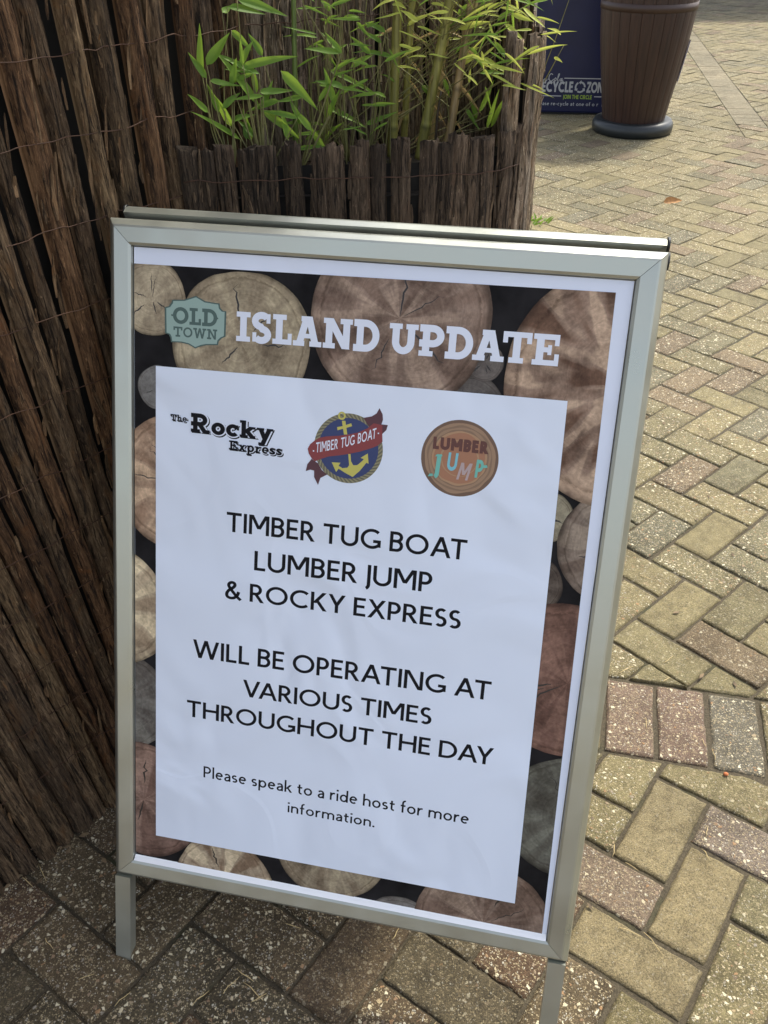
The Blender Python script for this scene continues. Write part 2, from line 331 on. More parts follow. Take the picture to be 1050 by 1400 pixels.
# ------------------------------------------------------------------ the paving
def srgb(r, g, b_): return tuple(((x / 255 + 0.055) / 1.055) ** 2.4 if x > 10 else x / 3295 for x in (r, g, b_))
rnd = random.Random(11)
TONES = [((0.192, 0.161, 0.092), 12), ((0.204, 0.169, 0.097), 8), ((0.172, 0.147, 0.087), 8), ((0.150, 0.133, 0.085), 4), ((0.180, 0.132, 0.090), 2.4), ((0.155, 0.113, 0.080), 1.4), ((0.135, 0.122, 0.086), 1.2)]
def tone():
    x = rnd.uniform(0, sum(k for _, k in TONES))
    for c, k in TONES:
        x -= k
        if x <= 0: break
    g = rnd.uniform(0.90, 1.10); return (c[0] * g * 0.95, c[1] * g * 0.985, c[2] * g * 0.90)
def brick_poly(o, ang, u0, v0, u1, v1, S):
    ca, sa = math.cos(ang), math.sin(ang)
    return [(o[0] + S * (ca * u - sa * v), o[1] + S * (sa * u + ca * v)) for u, v in ((u0, v0), (u1, v0), (u1, v1), (u0, v1))]
C0, CA = (0.527, 1.149), R(-12.9)                       # straight course between the two herringbone fields
ce = (math.cos(CA), math.sin(CA)); cn = (-ce[1], ce[0]); CW = 0.2075
Ctop = (C0[0] + cn[0] * CW, C0[1] + cn[1] * CW)
STR = [(2.398, 6.449), (2.570, 6.378)]; sdv = Vector((2.932 - 2.398, 9.59 - 6.449)).normalized()
pv = MB()
def add_brick(p, c, smooth, near, z=0.0, gap=0.0022):
    if len(p) < 3 or area(p) < 0.0006: return
    dist = math.hypot(p[0][0], p[0][1])
    j = 0.0012
    p = [(x + rnd.uniform(-j, j), y + rnd.uniform(-j, j)) for x, y in p]
    p = inset(p, gap + rnd.uniform(0, 0.0012))
    if not p or area(p) < 0.0005: return
    zt = z + rnd.gauss(0, 0.0009); tx, ty = rnd.gauss(0, 0.006), rnd.gauss(0, 0.006)
    cx, cy = sum(q[0] for q in p) / len(p), sum(q[1] for q in p) / len(p)
    def Z(q, d): return zt - d + tx * (q[0] - cx) + ty * (q[1] - cy)
    col = (*c, smooth)
    if near:                                            # worn, slightly ragged edge
        q = []
        for i in range(len(p)):
            a, b_ = Vector(p[i]), Vector(p[(i + 1) % len(p)]); k = max(1, int((b_ - a).length / 0.012))
            nn_ = (b_ - a).normalized(); nn_ = Vector((-nn_.y, nn_.x))
            for s_ in range(k):
                e = a.lerp(b_, s_ / k) + nn_ * (abs(noise.noise((a.x * 60 + s_ * 0.9, a.y * 60, 3.1))) * 0.0030 if s_ else 0.0022)
                q.append(tuple(e))
        p = q
    lv = [(0, 0.013), (0.0, 0.0052), (0.0016, 0.0022), (0.0055, 0.0)] if near else ([(0, 0.012), (0.0, 0.003), (0.003, 0.0)] if dist < 7 else [(0.001, 0.0)])
    rings = []
    ctr = Vector((cx, cy))
    for d, dz in lv:
        ring = []
        for k, e in enumerate(p):
            v = ctr - Vector(e); e2 = Vector(e) + v.normalized() * d * 1.25
            dz2 = dz * (rnd.uniform(0.6, 1.7) if near and 0 < dz < 0.01 else 1)
            ring.append(pv.vert((e2.x, e2.y, Z(e2, dz2)), col))
        rings.append(ring)
    for A, B in zip(rings, rings[1:]):
        n = len(A)
        for k in range(n): pv.face((A[k], A[(k + 1) % n], B[(k + 1) % n], B[k]), 0, near)
    pv.face(rings[-1])
S = 0.1035
FO, FA = (0.6645, 1.7761), R(-47.793)
def inview(x, y, m=0.5): return y < 15.3 and -1.5 - 0.12 * y < x < 1.3 + 0.42 * y + m and y > 0.05
for a in range(-110, 130):
    for b_ in range(-70, 75):
        u, v = a + 2 * b_, a - 2 * b_
        for rect in ((u, v, u + 2, v + 1), (u - 1, v, u, v + 2)):
            p = brick_poly(FO, FA, *rect, S)
            if not inview(*p[0]): continue
            p = clip(p, Ctop, ce)
            if len(p) < 3: continue
            # the straight strip across the far paving is laid separately
            c = tone(); sm = 0.0 if rnd.random() < 0.72 else rnd.uniform(0.4, 0.9)
            q = Vector((p[0][0] - STR[0][0], p[0][1] - STR[0][1])); side = sdv.x * q.y - sdv.y * q.x
            if -0.45 < side < 0.25 and q.dot(sdv) > -0.3:
                s2 = (STR[0][0] + sdv.y * 0.190, STR[0][1] - sdv.x * 0.190); e0 = (STR[0][0] - sdv.x * .0, STR[0][1] - sdv.y * .0)
                left = clip(p, STR[0], (sdv.x, sdv.y)); mid_ = clip(p, STR[0], (sdv.x, sdv.y), False)
                right = clip(mid_, s2, (sdv.x, sdv.y), False) if len(mid_) > 2 else []
                below = clip(clip(mid_, s2, (sdv.x, sdv.y)) if len(mid_) > 2 else [], e0, (sdv.y, -sdv.x), False) if len(mid_) > 2 else []
                for piece in (left, right, below): add_brick(piece, c, sm, False)
                continue
            add_brick(p, c, sm, p[0][1] < 3.6, gap=0.0022 if p[0][1] < 2.2 else 0.0012)
k = 0
for i in range(-14, 40):                                # soldier course
    p = [(C0[0] + ce[0] * x * S + cn[0] * y * CW, C0[1] + ce[1] * x * S + cn[1] * y * CW) for x, y in ((i, 0), (i + 1, 0), (i + 1, 1), (i, 1))]
    if not inview(*p[0]): continue
    c = {-1: (0.175, 0.125, 0.095), 0: (0.175, 0.122, 0.094), 1: (0.145, 0.132, 0.102)}.get(i, tone()); add_brick(p, c, 0.0, True, gap=0.003)
NO, NA = (0.395, 0.944), R(-35.9)
special = {(0, 0, 'v'): ((0.208, 0.174, 0.099), 0.95), (1, -1, 'v'): ((0.202, 0.168, 0.094), 0.9), (-1, -1, 'u'): ((0.160, 0.122, 0.090), 0.15), (0, -2, 'u'): ((0.198, 0.165, 0.094), 0.9), (1, 1, 'u'): ((0.18, 0.145, 0.118), 0.1)}
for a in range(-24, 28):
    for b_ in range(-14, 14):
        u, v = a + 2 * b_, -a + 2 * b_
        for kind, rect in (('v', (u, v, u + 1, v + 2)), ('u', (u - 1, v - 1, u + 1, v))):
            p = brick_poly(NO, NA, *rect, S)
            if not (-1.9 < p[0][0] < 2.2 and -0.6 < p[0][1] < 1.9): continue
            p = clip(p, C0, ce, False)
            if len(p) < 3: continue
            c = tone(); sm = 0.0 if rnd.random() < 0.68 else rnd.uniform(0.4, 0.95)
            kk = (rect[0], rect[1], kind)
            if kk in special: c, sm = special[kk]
            elif p[0][0] < 0.2: c = tuple(x * y for x, y in zip(rnd.choice(((0.100, 0.063, 0.038), (0.096, 0.068, 0.040), (0.086, 0.070, 0.042), (0.104, 0.078, 0.045))), (1, 1, 1)))  # brown bricks, colour darkened further for the shade of sign and screen
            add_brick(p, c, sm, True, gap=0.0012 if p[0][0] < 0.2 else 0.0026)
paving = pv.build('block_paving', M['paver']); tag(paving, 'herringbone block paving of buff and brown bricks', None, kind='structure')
sp = MB()
for i in range(0, 62):
    s0, s1 = i * 0.1, i * 0.1 + 0.097
    A = Vector(STR[0]) + sdv * s0; Bv = Vector((sdv.y, -sdv.x)); Wd = 0.186
    pts = [A + sdv * 0.0, A + Bv * Wd, A + Bv * Wd + sdv * (s1 - s0), A + sdv * (s1 - s0)]
    g = rnd.uniform(0.9, 1.08); c = (0.195 * g, 0.172 * g, 0.115 * g, 0.8)
    t0 = [sp.vert((q.x, q.y, 0.0015 + rnd.gauss(0, 0.0006)), c) for q in pts]; b0 = [sp.vert((q.x, q.y, -0.012), c) for q in pts]
    sp.face(t0)
    for k in range(4): sp.face((b0[k], b0[(k + 1) % 4], t0[(k + 1) % 4], t0[k]))
tag(sp.build('paving_strip', M['paver']), 'narrow straight strip of pale paving blocks across the far paving', None, kind='structure')
js = MB()
g0 = 60
js.poly([(-4.2, -1.2, -0.0062), (9.5, -1.2, -0.0062), (9.5, 2.3, -0.0062), (-4.2, 2.3, -0.0062)])
js.poly([(-4.2, 2.3, -0.0040), (9.5, 2.3, -0.0040), (9.5, 15.4, -0.0040), (-4.2, 15.4, -0.0040)])
tag(js.build('joint_sand', M['dirt']), 'dark sandy joints between the paving bricks', None, kind='structure')
gr = MB(); gr.poly([(-150, -150, -0.0135), (150, -150, -0.0135), (150, 150, -0.0135), (-150, 150, -0.0135)])
tag(gr.build('ground', M['ground']), 'ground beyond the paving', None, kind='structure')

# ------------------------------------------------------------------ bark slat screens
def resample(path, step):
    pts = [Vector(p) for p in path]; out = []; acc = 0.0; target = 0.0
    for a, b_ in zip(pts, pts[1:]):
        d = (b_ - a).length
        while target <= acc + d:
            t_ = (target - acc) / d; out.append((a.lerp(b_, t_), (b_ - a).normalized())); target += step() if callable(step) else step
        acc += d
    return out
def row_of(path, lo, hi, rng):
    fine_ = resample(path, 0.0005); out = []; k = 0
    while True:
        wd = rng.uniform(lo, hi); c = k + int(wd / 0.001); k += int(wd / 0.0005)
        if k >= len(fine_): return out
        out.append((*fine_[c], wd))
def slat(mb, base, t, n, z0, z1, wd, th, seed, rows=0.011, tint=(1, 1, 1), skew=0.0, amp=0.0026, m=10, rag=0.006):
    nz_ = max(6, int((z1 - z0) / rows)); g = []
    uo = seed * 0.37 % 7; vo = seed * 1.91 % 11
    tz = [z1 + noise.noise((seed, j * 0.5, 9.1)) * rag for j in range(m + 1)]
    for i in range(nz_ + 1):
        f = i / nz_; row = []
        for j in range(m + 1):
            a = -1 + 2 * j / m; z = z0 + (tz[j] - z0) * f
            wob = noise.noise((seed, z * 3.0, 0)) * 0.004 + noise.noise((seed + 5, z * 14, 0)) * 0.0016
            hw = wd * 0.5 * (1 + 0.16 * noise.noise((seed + 9, z * 5, 1)))
            x = a * hw + wob + skew * (z - z0)
            prof = math.sqrt(max(0, 1 - a * a * 0.98))
            dsp = noise.noise((a * hw * 95 + seed * 3, z * 11, seed)) + 0.8 * noise.noise((a * hw * 250 + seed, z * 30, seed * 2)) + 0.8 * abs(noise.noise((a * hw * 140, z * 70, seed))) - 0.9 * max(0, 0.25 - abs(noise.noise((a * hw * 110 + seed * 7, z * 6, seed + 3)))) * 4
            y = th * prof + amp * dsp
            p = Vector((base.x, base.y, 0)) + Vector((t.x, t.y, 0)) * x + Vector((n.x, n.y, 0)) * y
            row.append(mb.vert((p.x, p.y, z), (*tint, 1), (a * hw + uo, z + vo)))
        g.append(row)
    for A, B in zip(g, g[1:]):
        for j in range(m): mb.face((A[j], A[j + 1], B[j + 1], B[j]), 0, True)
    # back skin so a slat is a solid strip
    bk = [mb.vert(Vector(mb.v[r_[k]]) - Vector((n.x, n.y, 0)) * 0.004, (*tint, 1), (uo, vo)) for r_ in (g[0], g[-1]) for k in (0, m)]
    mb.face((bk[0], bk[2], bk[3], bk[1])); mb.face((g[-1][0], *g[-1][1:], bk[3], bk[2]))
def slivers(mb, spots, z0, z1, cnt, off, rng, w0=0.0025, w1=0.006, zmax=None):
    for _ in range(cnt):
        p, t = rng.choice(spots); n = Vector((t.y, -t.x)); z = rng.uniform(z0, z1); L_ = rng.uniform(0.02, 0.085); wd = rng.uniform(w0, w1); ln = rng.gauss(0, 0.10); lift = rng.uniform(0.0, 0.006)
        g = rng.uniform(0.6, 1.7); c = (g * 1.05, g, g * 0.92, 1); q = Vector((p.x, p.y)) + n * (off + rng.uniform(-0.002, 0.003)); rows = []
        sd0 = rng.uniform(0, 99)
        for k in range(6):
            f = k / 5; h = wd * 0.5 * (0.25 + math.sin(math.pi * min(1, f * 0.9 + 0.08)) ** 0.6) * (1 + 0.5 * noise.noise((k * 0.8, sd0, 0))); o_ = lift * (2 * f - 1) ** 2 * (1 if f > 0.5 else 0.4); row = []
            for a in (-1, 0, 1):
                x = a * h + ln * (f - 0.5) * L_; y = o_ - abs(a) * 0.0012
                row.append(mb.vert((q.x + t.x * x + n.x * y, q.y + t.y * x + n.y * y, z + L_ * f), c, (a * h + sd0, z + L_ * f)))
            rows.append(row)
        for A, B in zip(rows, rows[1:]):
            for j in range(2): mb.face((A[j], A[j + 1], B[j + 1], B[j]), 0, True)
def wire_on(path_pts, z, off, seed, amp=0.006, r=0.0009):
    pts = []
    for i, (p, t) in enumerate(path_pts):
        n = Vector((t.y, -t.x)); q = Vector((p.x, p.y)) + n * (off + 0.0035 * noise.noise((i * 0.35, seed, 0)))
        pts.append((q.x, q.y, z + amp * noise.noise((i * 0.28, seed, 4)) + 0.3 * amp * noise.noise((i * 0.9, seed, 7))))
    return pts
d0 = Vector((0.6604, 0.7509)); a0 = Vector((-0.661, 0.880))
a0 = a0 - Vector((d0.y, -d0.x)) * 0.012
LEFT = [a0 + d0 * s for s in (-1.15, -0.5, 0.0, 0.4, 0.74)]
BACK = [a0 + d0 * 0.74, Vector((-0.10, 1.497)), Vector((0.0, 1.556)), Vector((0.10, 1.603)), Vector((0.165, 1.628)), Vector((0.198, 1.625)), Vector((0.218, 1.598)), Vector((0.222, 1.545))]
WRAP = [Vector((0.186, 1.384)), Vector((0.203, 1.388)), Vector((0.220, 1.405)), Vector((0.230, 1.45)), Vector((0.236, 1.52)), Vector((0.238, 1.59)), Vector((0.23, 1.64)), Vector((0.19, 1.65))]
scr = thing('bark_screen', 'tall brown bark slat screen left of the sign and behind the bamboo', 'fence', (-0.4, 1.1, 0))
rs = random.Random(5)
mb = MB(); i = 0
for p, t, pitch in row_of(LEFT, 0.024, 0.040, rs):
    n = Vector((t.y, -t.x)); s_ = (p - a0).dot(d0); i += 1
    g = rs.uniform(0.65, 1.2); k = rs.random()
    tint = (g * 1.12, g * 0.92, g * 0.78) if k < 0.22 else (g, g, g * rs.uniform(0.9, 1.05))
    wd = pitch * rs.uniform(0.92, 1.02)
    slat(mb, p + n * rs.uniform(-0.005, 0.004), t, n, -0.004, 2.5, wd, wd * rs.uniform(0.42, 0.62), i * 1.37, tint=tint, skew=-0.12 * max(0, min(1, (0.62 - s_) / 0.4)) * (1 if s_ > 0 else 0.8) + rs.uniform(-0.004, 0.004), rows=0.009 if s_ > -0.2 else 0.03, m=12)
slivers(mb, [q for q in resample(LEFT, 0.004) if (q[0] - a0).dot(d0) > -0.3], 0.02, 1.5, 900, 0.013, rs)
mb.build('bark_slats', M['bark'], scr)
mb = MB()
for p, t in resample(BACK, lambda: rs.uniform(0.010, 0.019)):
    n = Vector((t.y, -t.x)); i += 1
    g = rs.uniform(0.6, 1.3); tint = (g, g * rs.uniform(0.92, 1.0), g * rs.uniform(0.82, 1.0))
    slat(mb, p + n * rs.uniform(-0.006, 0.006), t, n, -0.004, 1.30 + rs.uniform(-0.02, 0.02), rs.uniform(0.014, 0.024), rs.uniform(0.005, 0.011), i * 1.37, tint=tint, skew=rs.uniform(-0.012, 0.012), rows=0.010, m=7, amp=0.0022)
for p, t in resample(WRAP, lambda: rs.uniform(0.008, 0.015)):
    n = Vector((t.y, -t.x)); i += 1
    g = rs.uniform(0.6, 1.3); tint = (g, g * rs.uniform(0.92, 1.0), g * rs.uniform(0.82, 1.0))
    slat(mb, p + n * rs.uniform(-0.004, 0.004), t, n, -0.004, 1.222 + rs.uniform(-0.03, 0.02), rs.uniform(0.012, 0.020), rs.uniform(0.005, 0.010), i * 1.37, tint=tint, skew=rs.uniform(-0.012, 0.012), rows=0.010, m=7, amp=0.0022)
slivers(mb, resample(BACK, 0.004), 0.9, 1.26, 420, 0.009, rs, 0.0015, 0.004); slivers(mb, resample(WRAP[:6], 0.004), 0.3, 1.15, 200, 0.008, rs, 0.0015, 0.004)
mb.build('bark_slats', M['bark2'], scr)
mb = MB()
def light_block(path, off, z0, z1):  # black sheet added behind the slats to block light and blacken the gaps
    pts = [(p + Vector((t.y, -t.x)) * off) for p, t in resample(path, 0.03)]
    for a, b_ in zip(pts, pts[1:]): mb.poly([(a.x, a.y, z0), (b_.x, b_.y, z0), (b_.x, b_.y, z1), (a.x, a.y, z1)])
light_block(LEFT, -0.024, 0, 2.47); light_block(BACK, -0.012, 0, 1.26); light_block(WRAP, -0.010, 0, 1.17)
mb.build('light_block', M['light_block'], scr)
lp = resample(LEFT + BACK[1:5], 0.012); lp_left = resample(LEFT, 0.012)
for k, z in enumerate((0.19, 0.30, 0.402, 0.505, 0.606, 0.715, 0.825, 0.935, 1.043, 1.147, 1.240, 1.34, 1.45, 1.56, 1.75, 1.95, 2.15, 2.35)):
    mb = MB(); mb.tube(wire_on(lp if z < 1.28 else lp_left, z, 0.0165, k * 3.3), 0.0007, 5); mb.build('binding_wire', M['wire'], scr)

# ------------------------------------------------------------------ planter with its low bark front
PF = [Vector((-0.276, 1.305)), Vector((-0.122, 1.318)), Vector((0.041, 1.326)), Vector((0.120, 1.334)), Vector((0.160, 1.351)), Vector((0.190, 1.376)), Vector((0.200, 1.392))]
pl = thing('bark_planter', 'low planter faced with dark broken bark slats holding the bamboo behind the sign', 'planter', (0, 1.4, 0))
mb = MB(); bark_top = []
for p, t, pitch in row_of(PF, 0.017, 0.030, rs):
    n = Vector((t.y, -t.x)); i += 1; g = rs.uniform(0.6, 1.6)
    z1 = 1.105 + rs.uniform(-0.005, 0.005) + 0.006 * (p.x > 0.1)
    slat(mb, p, t, n, -0.004, z1, pitch * rs.uniform(0.97, 1.08), rs.uniform(0.005, 0.010), i * 1.37, tint=(g, g * 0.97, g * 0.95), skew=rs.uniform(-0.01, 0.01), m=12, rows=0.010, amp=0.0026, rag=0.010)
slivers(mb, resample(PF, 0.004), 0.7, 1.04, 170, 0.006, rs, 0.002, 0.005)
mb.build('bark_slats', M['bark3'], pl)
mb = MB(); light_block(PF, -0.012, 0, 1.075); mb.build('light_block', M['light_block'], pl)
mb = MB(); fine = resample(PF, 0.01)
for z, sd_ in ((1.062, 1.0), (0.93, 2.0), (0.8, 5.0)):
    mb2 = MB(); mb2.tube(wire_on(fine, z, 0.0105, sd_, 0.005), 0.0008, 5); mb2.build('binding_wire', M['wire'], pl)
sm_ = MB(); outline = [(p.x, p.y) for p in PF] + [(0.220, 1.45), (0.222, 1.58), (0.17, 1.61), (0.05, 1.575), (-0.10, 1.49), (-0.2, 1.40)]
ctr = (0.05, 1.43); rings = []
for k in range(7):
    f = k / 6; rings.append([sm_.vert((ctr[0] + (x - ctr[0]) * f, ctr[1] + (y - ctr[1]) * f, 1.035 + 0.01 * noise.noise((x * f * 20, y * f * 20, 2)))) for x, y in outline])
for A, B in zip(rings, rings[1:]):
    n = len(A)
    for k in range(n): sm_.face((A[k], B[k], B[(k + 1) % n], A[(k + 1) % n]))
sm_.build('soil', M['soil'], pl)

# ------------------------------------------------------------------ bamboo
O = Vector((0, 0, CAM_H))
LA = [(-254,1417,1175,-251,1419,1244),(-248,1426,1190,-211,1432,1230),(-254,1444,1170,-271,1418,1208),(-242,1401,1173,-201,1421,1162),(-236,1418,1128,-247,1402,1170),(-261,1470,1118,-290,1468,1144),(-237,1459,1125,-207,1457,1148),(-180,1445,1133,-238,1424,1213),(-202,1444,1184,-119,1467,1194),(-201,1437,1188,-181,1451,1218),(-182,1447,1149,-183,1421,1195),(-176,1453,1126,-158,1459,1164),(-176,1421,1154,-121,1393,1161),(-146,1461,1176,-93,1459,1121),(-176,1450,1124,-121,1473,1074),(-197,1450,1080,-209,1475,1122),(-201,1428,1088,-200,1446,1122),(-210,1431,1087,-286,1457,1121),(-224,1462,1099,-247,1437,1154),(-185,1410,1095,-207,1393,1124),(-143,1468,1078,-150,1464,1123),(-104,1444,1096,-131,1432,1130),(-211,1436,1261,-158,1429,1253),(-218,1425,1256,-205,1430,1263),(-198,1441,1270,-131,1465,1246),(-211,1448,1231,-188,1473,1201)]
LB = [(-85,1490,1091,-81,1519,1138),(-80,1477,1123,-20,1457,1095),(-23,1490,1093,28,1518,1106),(-79,1493,1173,8,1497,1126),(-63,1480,1140,-24,1463,1158),(-117,1488,1073,-71,1493,1091),(-92,1450,1077,-51,1424,1113),(-13,1490,1192,-45,1519,1213),(19,1436,1195,-28,1454,1202),(-53,1459,1242,-27,1438,1248),(-60,1451,1203,-85,1467,1225),(-93,1491,1207,-61,1464,1177),(-33,1473,1237,-12,1446,1218),(3,1480,1208,-23,1470,1226),(-43,1492,1175,-8,1521,1188),(9,1465,1224,-23,1495,1235),(-79,1452,1236,-57,1426,1252),(-69,1472,1252,-82,1444,1268)]
LC = [(39,1440,1236,75,1434,1252),(63,1481,1151,81,1460,1135),(92,1424,1168,102,1446,1140),(149,1451,1118,172,1479,1158),(168,1510,1082,183,1502,1141),(169,1466,1094,190,1467,1140),(150,1484,1167,194,1490,1163),(153,1476,1188,193,1483,1165),(172,1514,1204,205,1514,1169),(181,1463,1234,213,1476,1207),(112,1444,1231,156,1432,1241),(140,1518,1211,113,1519,1187),(19,1475,1260,39,1446,1256),(61,1462,1205,30,1466,1191),(54,1422,1243,29,1429,1256),(143,1483,1192,115,1457,1177),(132,1483,1202,155,1481,1173),(173,1488,1234,197,1479,1253),(194,1491,1243,228,1505,1231),(199,1422,1259,228,1396,1236),(114,1488,1244,148,1515,1259),(152,1445,1253,181,1442,1266),(147,1479,1102,133,1468,1145),(128,1456,1122,150,1445,1094)]
rl = random.Random(8)
def leaf(mb, b_, tip, wd, droop, mi=0, tone_=None):
    b_, tip = Vector(b_), Vector(tip); d = tip - b_; L_ = d.length; d.normalize()
    side = d.cross(Vector((rl.uniform(-.5, .5), -0.75, rl.uniform(0.25, 0.9)))).normalized(); up = side.cross(d)
    n = 9; c = tone_ if tone_ is not None else rl.random(); rows = []
    for k in range(n + 1):
        f = k / n; h = wd * 0.5 * (math.sin(math.pi * min(1, f ** 0.62)) ** 0.85 * (1 - 0.25 * f) if 0 < f < 1 else 0.02)
        p = b_ + d * (L_ * f) + Vector((0, 0, droop * 0.6 * L_ * (f - f * f))) + up * 0.0012 * math.sin(f * 5 + c * 6)
        rows.append([mb.vert(p + side * h * a + up * (abs(a) * h * 0.35), (c, c, c, 1), (a * 0.5 + 0.5, f)) for a in (-1, -0.5, 0, 0.5, 1)])
    for A, B in zip(rows, rows[1:]):
        for j in range(4): mb.face((A[j], A[j + 1], B[j + 1], B[j]), mi, True)
def push(P, ymax):
    P = Vector(P)
    return P if P.y <= ymax else O + (P - O) * (ymax / P.y)
def curve(pts, n=8):
    pts = [Vector(p) for p in pts]; P = [pts[0] * 2 - pts[1]] + pts + [pts[-1] * 2 - pts[-2]]; out = []
    for i in range(1, len(P) - 2):
        for k in range(n):
            t_ = k / n; a, b_, c_, d_ = P[i - 1], P[i], P[i + 1], P[i + 2]
            out.append(0.5 * ((2 * b_) + (c_ - a) * t_ + (2 * a - 5 * b_ + 4 * c_ - d_) * t_ ** 2 + (3 * b_ - a - 3 * c_ + d_) * t_ ** 3))
    out.append(pts[-1]); return out
def cane(parent, p0, p1, r, ca, cb, node=0.085, ext=0.55, name='cane'):
    p0, p1 = Vector(p0), Vector(p1); d = (p1 - p0).normalized(); p1 = p1 + d * ext; L_ = (p1 - p0).length
    n = int(L_ / 0.006); pts, rr, cc = [], [], []; ph = rl.uniform(0, node)
    bend = Vector((rl.uniform(-.012, .012), rl.uniform(-.01, .01), 0))
    for k in range(n + 1):
        s_ = k / n * L_; q = ((s_ + ph) % node) / node; e = min(q, 1 - q) * node
        f = k / n; pts.append(p0.lerp(p1, f) + bend * math.sin(math.pi * f))
        rr.append((r * (1 - 0.35 * f)) * (1 + 0.18 * math.exp(-(e / 0.003) ** 2)))
        m_ = 0.5 + 0.5 * noise.noise((s_ * 6, p0.x * 50, 1)); c = tuple(a * m_ + b_ * (1 - m_) for a, b_ in zip(ca, cb))
        if e < 0.003: c = tuple(x * 0.55 for x in c)
        elif q < 0.12: c = tuple(min(1, x * 1.35) for x in c)
        cc.append((*c, 1))
    mb = MB(); mb.tube(pts, rr, 10, cc); mb.build(name, M['cane'], parent); return pts
def stems(parent, lst, r=0.0016):
    mb = MB()
    for pts in lst:
        q = curve(pts, 6); mb.tube(q, [r * (1 - 0.6 * k / len(q)) for k in range(len(q))], 5)
    return mb.build('stems', M['twig'], parent)
mmv = lambda t_: [Vector((t_[0], t_[1], t_[2])) / 1000, Vector((t_[3], t_[4], t_[5])) / 1000]
# broad-leaved young shoots, left
bl = thing('young_bamboo', 'young broad leaved bamboo shoots at the left end of the bark planter', 'plant', (-0.19, 1.35, 1.05))
mb = MB(); tw = []
root = [Vector((-0.215, 1.345, 1.05)), Vector((-0.17, 1.355, 1.05)), Vector((-0.12, 1.37, 1.05))]
def wall_y(x): return 1.325 + (x + 0.27) * 1.137
for t_ in LA:
    b_, tip = mmv(t_); yb = min(1.365, wall_y(b_.x * 0.94) - 0.03); b_ = push(b_, yb)
    tip = push(tip, min(yb + 0.012, wall_y(tip.x * 0.94) - 0.022))
    leaf(mb, b_, tip, rl.uniform(0.011, 0.0155) if (tip - b_).length > 0.045 else 0.010, rl.uniform(0.05, 0.25))
    r0 = min(root, key=lambda q: abs(q.x - b_.x)); tw.append([r0, r0.lerp(b_, 0.5) + Vector((rl.uniform(-.012, .012), 0.004, 0)), b_])
for k in range(20):
    r0 = rl.choice(root[1:]); b_ = r0 + Vector((rl.uniform(-.05, .07), rl.uniform(-0.01, 0.012), rl.uniform(0.03, 0.17)))
    b_.y = min(b_.y, wall_y(b_.x) - 0.03); an = rl.uniform(-0.5, 3.6)
    tip = b_ + Vector((math.cos(an), rl.uniform(-0.25, 0.1), math.sin(an) * 0.8)) * rl.uniform(0.035, 0.06); tip.y = min(tip.y, wall_y(tip.x) - 0.02)
    leaf(mb, b_, tip, rl.uniform(0.006, 0.011), 0.2, 0, rl.uniform(0, 0.5)); tw.append([r0, r0.lerp(b_, 0.6), b_])
mb.build('leaves', M['leaf'], bl); stems(bl, tw, 0.0012)
cane(bl, (-0.128, 1.405, 1.05), (-0.118, 1.405, 1.262), 0.0042, (0.09, 0.13, 0.02), (0.05, 0.09, 0.02), 0.11, 0.12, 'cane')
# thin stems in the middle
bm_ = thing('thin_bamboo', 'thin stemmed bamboo with narrow leaves in the middle of the bark planter', 'plant', (-0.04, 1.45, 1.05))
mb = MB(); tw = []; root = [Vector((-0.09, 1.44, 1.05)), Vector((-0.05, 1.45, 1.05)), Vector((-0.02, 1.44, 1.05))]
for t_ in LB:
    b_, tip = mmv(t_); b_ = push(b_, 1.44); tip = push(tip, 1.45)
    leaf(mb, b_, tip, rl.uniform(0.006, 0.011), rl.uniform(0.05, 0.25)); r0 = min(root, key=lambda q: abs(q.x - b_.x))
    tw.append([r0, r0.lerp(b_, 0.55) + Vector((rl.uniform(-.012, .012), 0, 0)), b_])
for k in range(46):
    r0 = rl.choice(root); b_ = Vector((rl.uniform(-0.12, 0.03), rl.uniform(1.39, 1.46), rl.uniform(1.09, 1.33))); an = rl.choice((rl.uniform(-0.7, 0.6), rl.uniform(2.4, 3.9)))
    tip = b_ + Vector((math.cos(an), rl.uniform(-0.3, 0.2), math.sin(an) * 0.8)) * rl.uniform(0.022, 0.05)
    leaf(mb, b_, tip, rl.uniform(0.003, 0.007), 0.2, 0, rl.uniform(0.2, 1))
    if k % 2 == 0: tw.append([r0, r0.lerp(b_, 0.6) + Vector((rl.uniform(-.015, .015), 0, 0)), b_])
for k in range(9):
    x = rl.uniform(-0.11, 0.02); y = rl.uniform(1.40, 1.47); tw.append([Vector((x, y, 1.04)), Vector((x + rl.uniform(-.012, .012), y, 1.16)), Vector((x + rl.uniform(-.03, .03), y, 1.36))])
mb.build('leaves', M['leaf'], bm_); stems(bm_, tw, 0.0012)
# the main clump
bc = thing('bamboo_clump', 'tall bamboo clump with thick green and tan canes and yellow green leaves', 'plant', (0.08, 1.46, 1.05))
G1, G2, T1, T2 = (0.28, 0.25, 0.07), (0.18, 0.18, 0.045), (0.34, 0.24, 0.12), (0.22, 0.155, 0.07)
cp = []
for p0, p1, r, ca, cb in (((0.018, 1.475, 1.05), (0.036, 1.465, 1.265), 0.0078, G1, G2), ((0.036, 1.50, 1.05), (0.054, 1.49, 1.265), 0.0055, G2, G1), ((0.060, 1.46, 1.05), (0.093, 1.455, 1.265), 0.0080, G1, G2),
                          ((0.074, 1.485, 1.05), (0.101, 1.475, 1.265), 0.0062, G1, T1), ((0.100, 1.45, 1.05), (0.134, 1.45, 1.265), 0.0066, T1, T2), ((0.086, 1.44, 1.05), (0.090, 1.44, 1.15), 0.0024, (0.03, 0.02, 0.012), (0.05, 0.035, 0.02)), ((0.094, 1.452, 1.05), (0.146, 1.45, 1.266), 0.0028, T2, G2)):
    cp.append(cane(bc, p0, p1, r, ca, cb, 0.10, 0.0 if r < 0.0026 else 0.45))
mb = MB(); tw = []
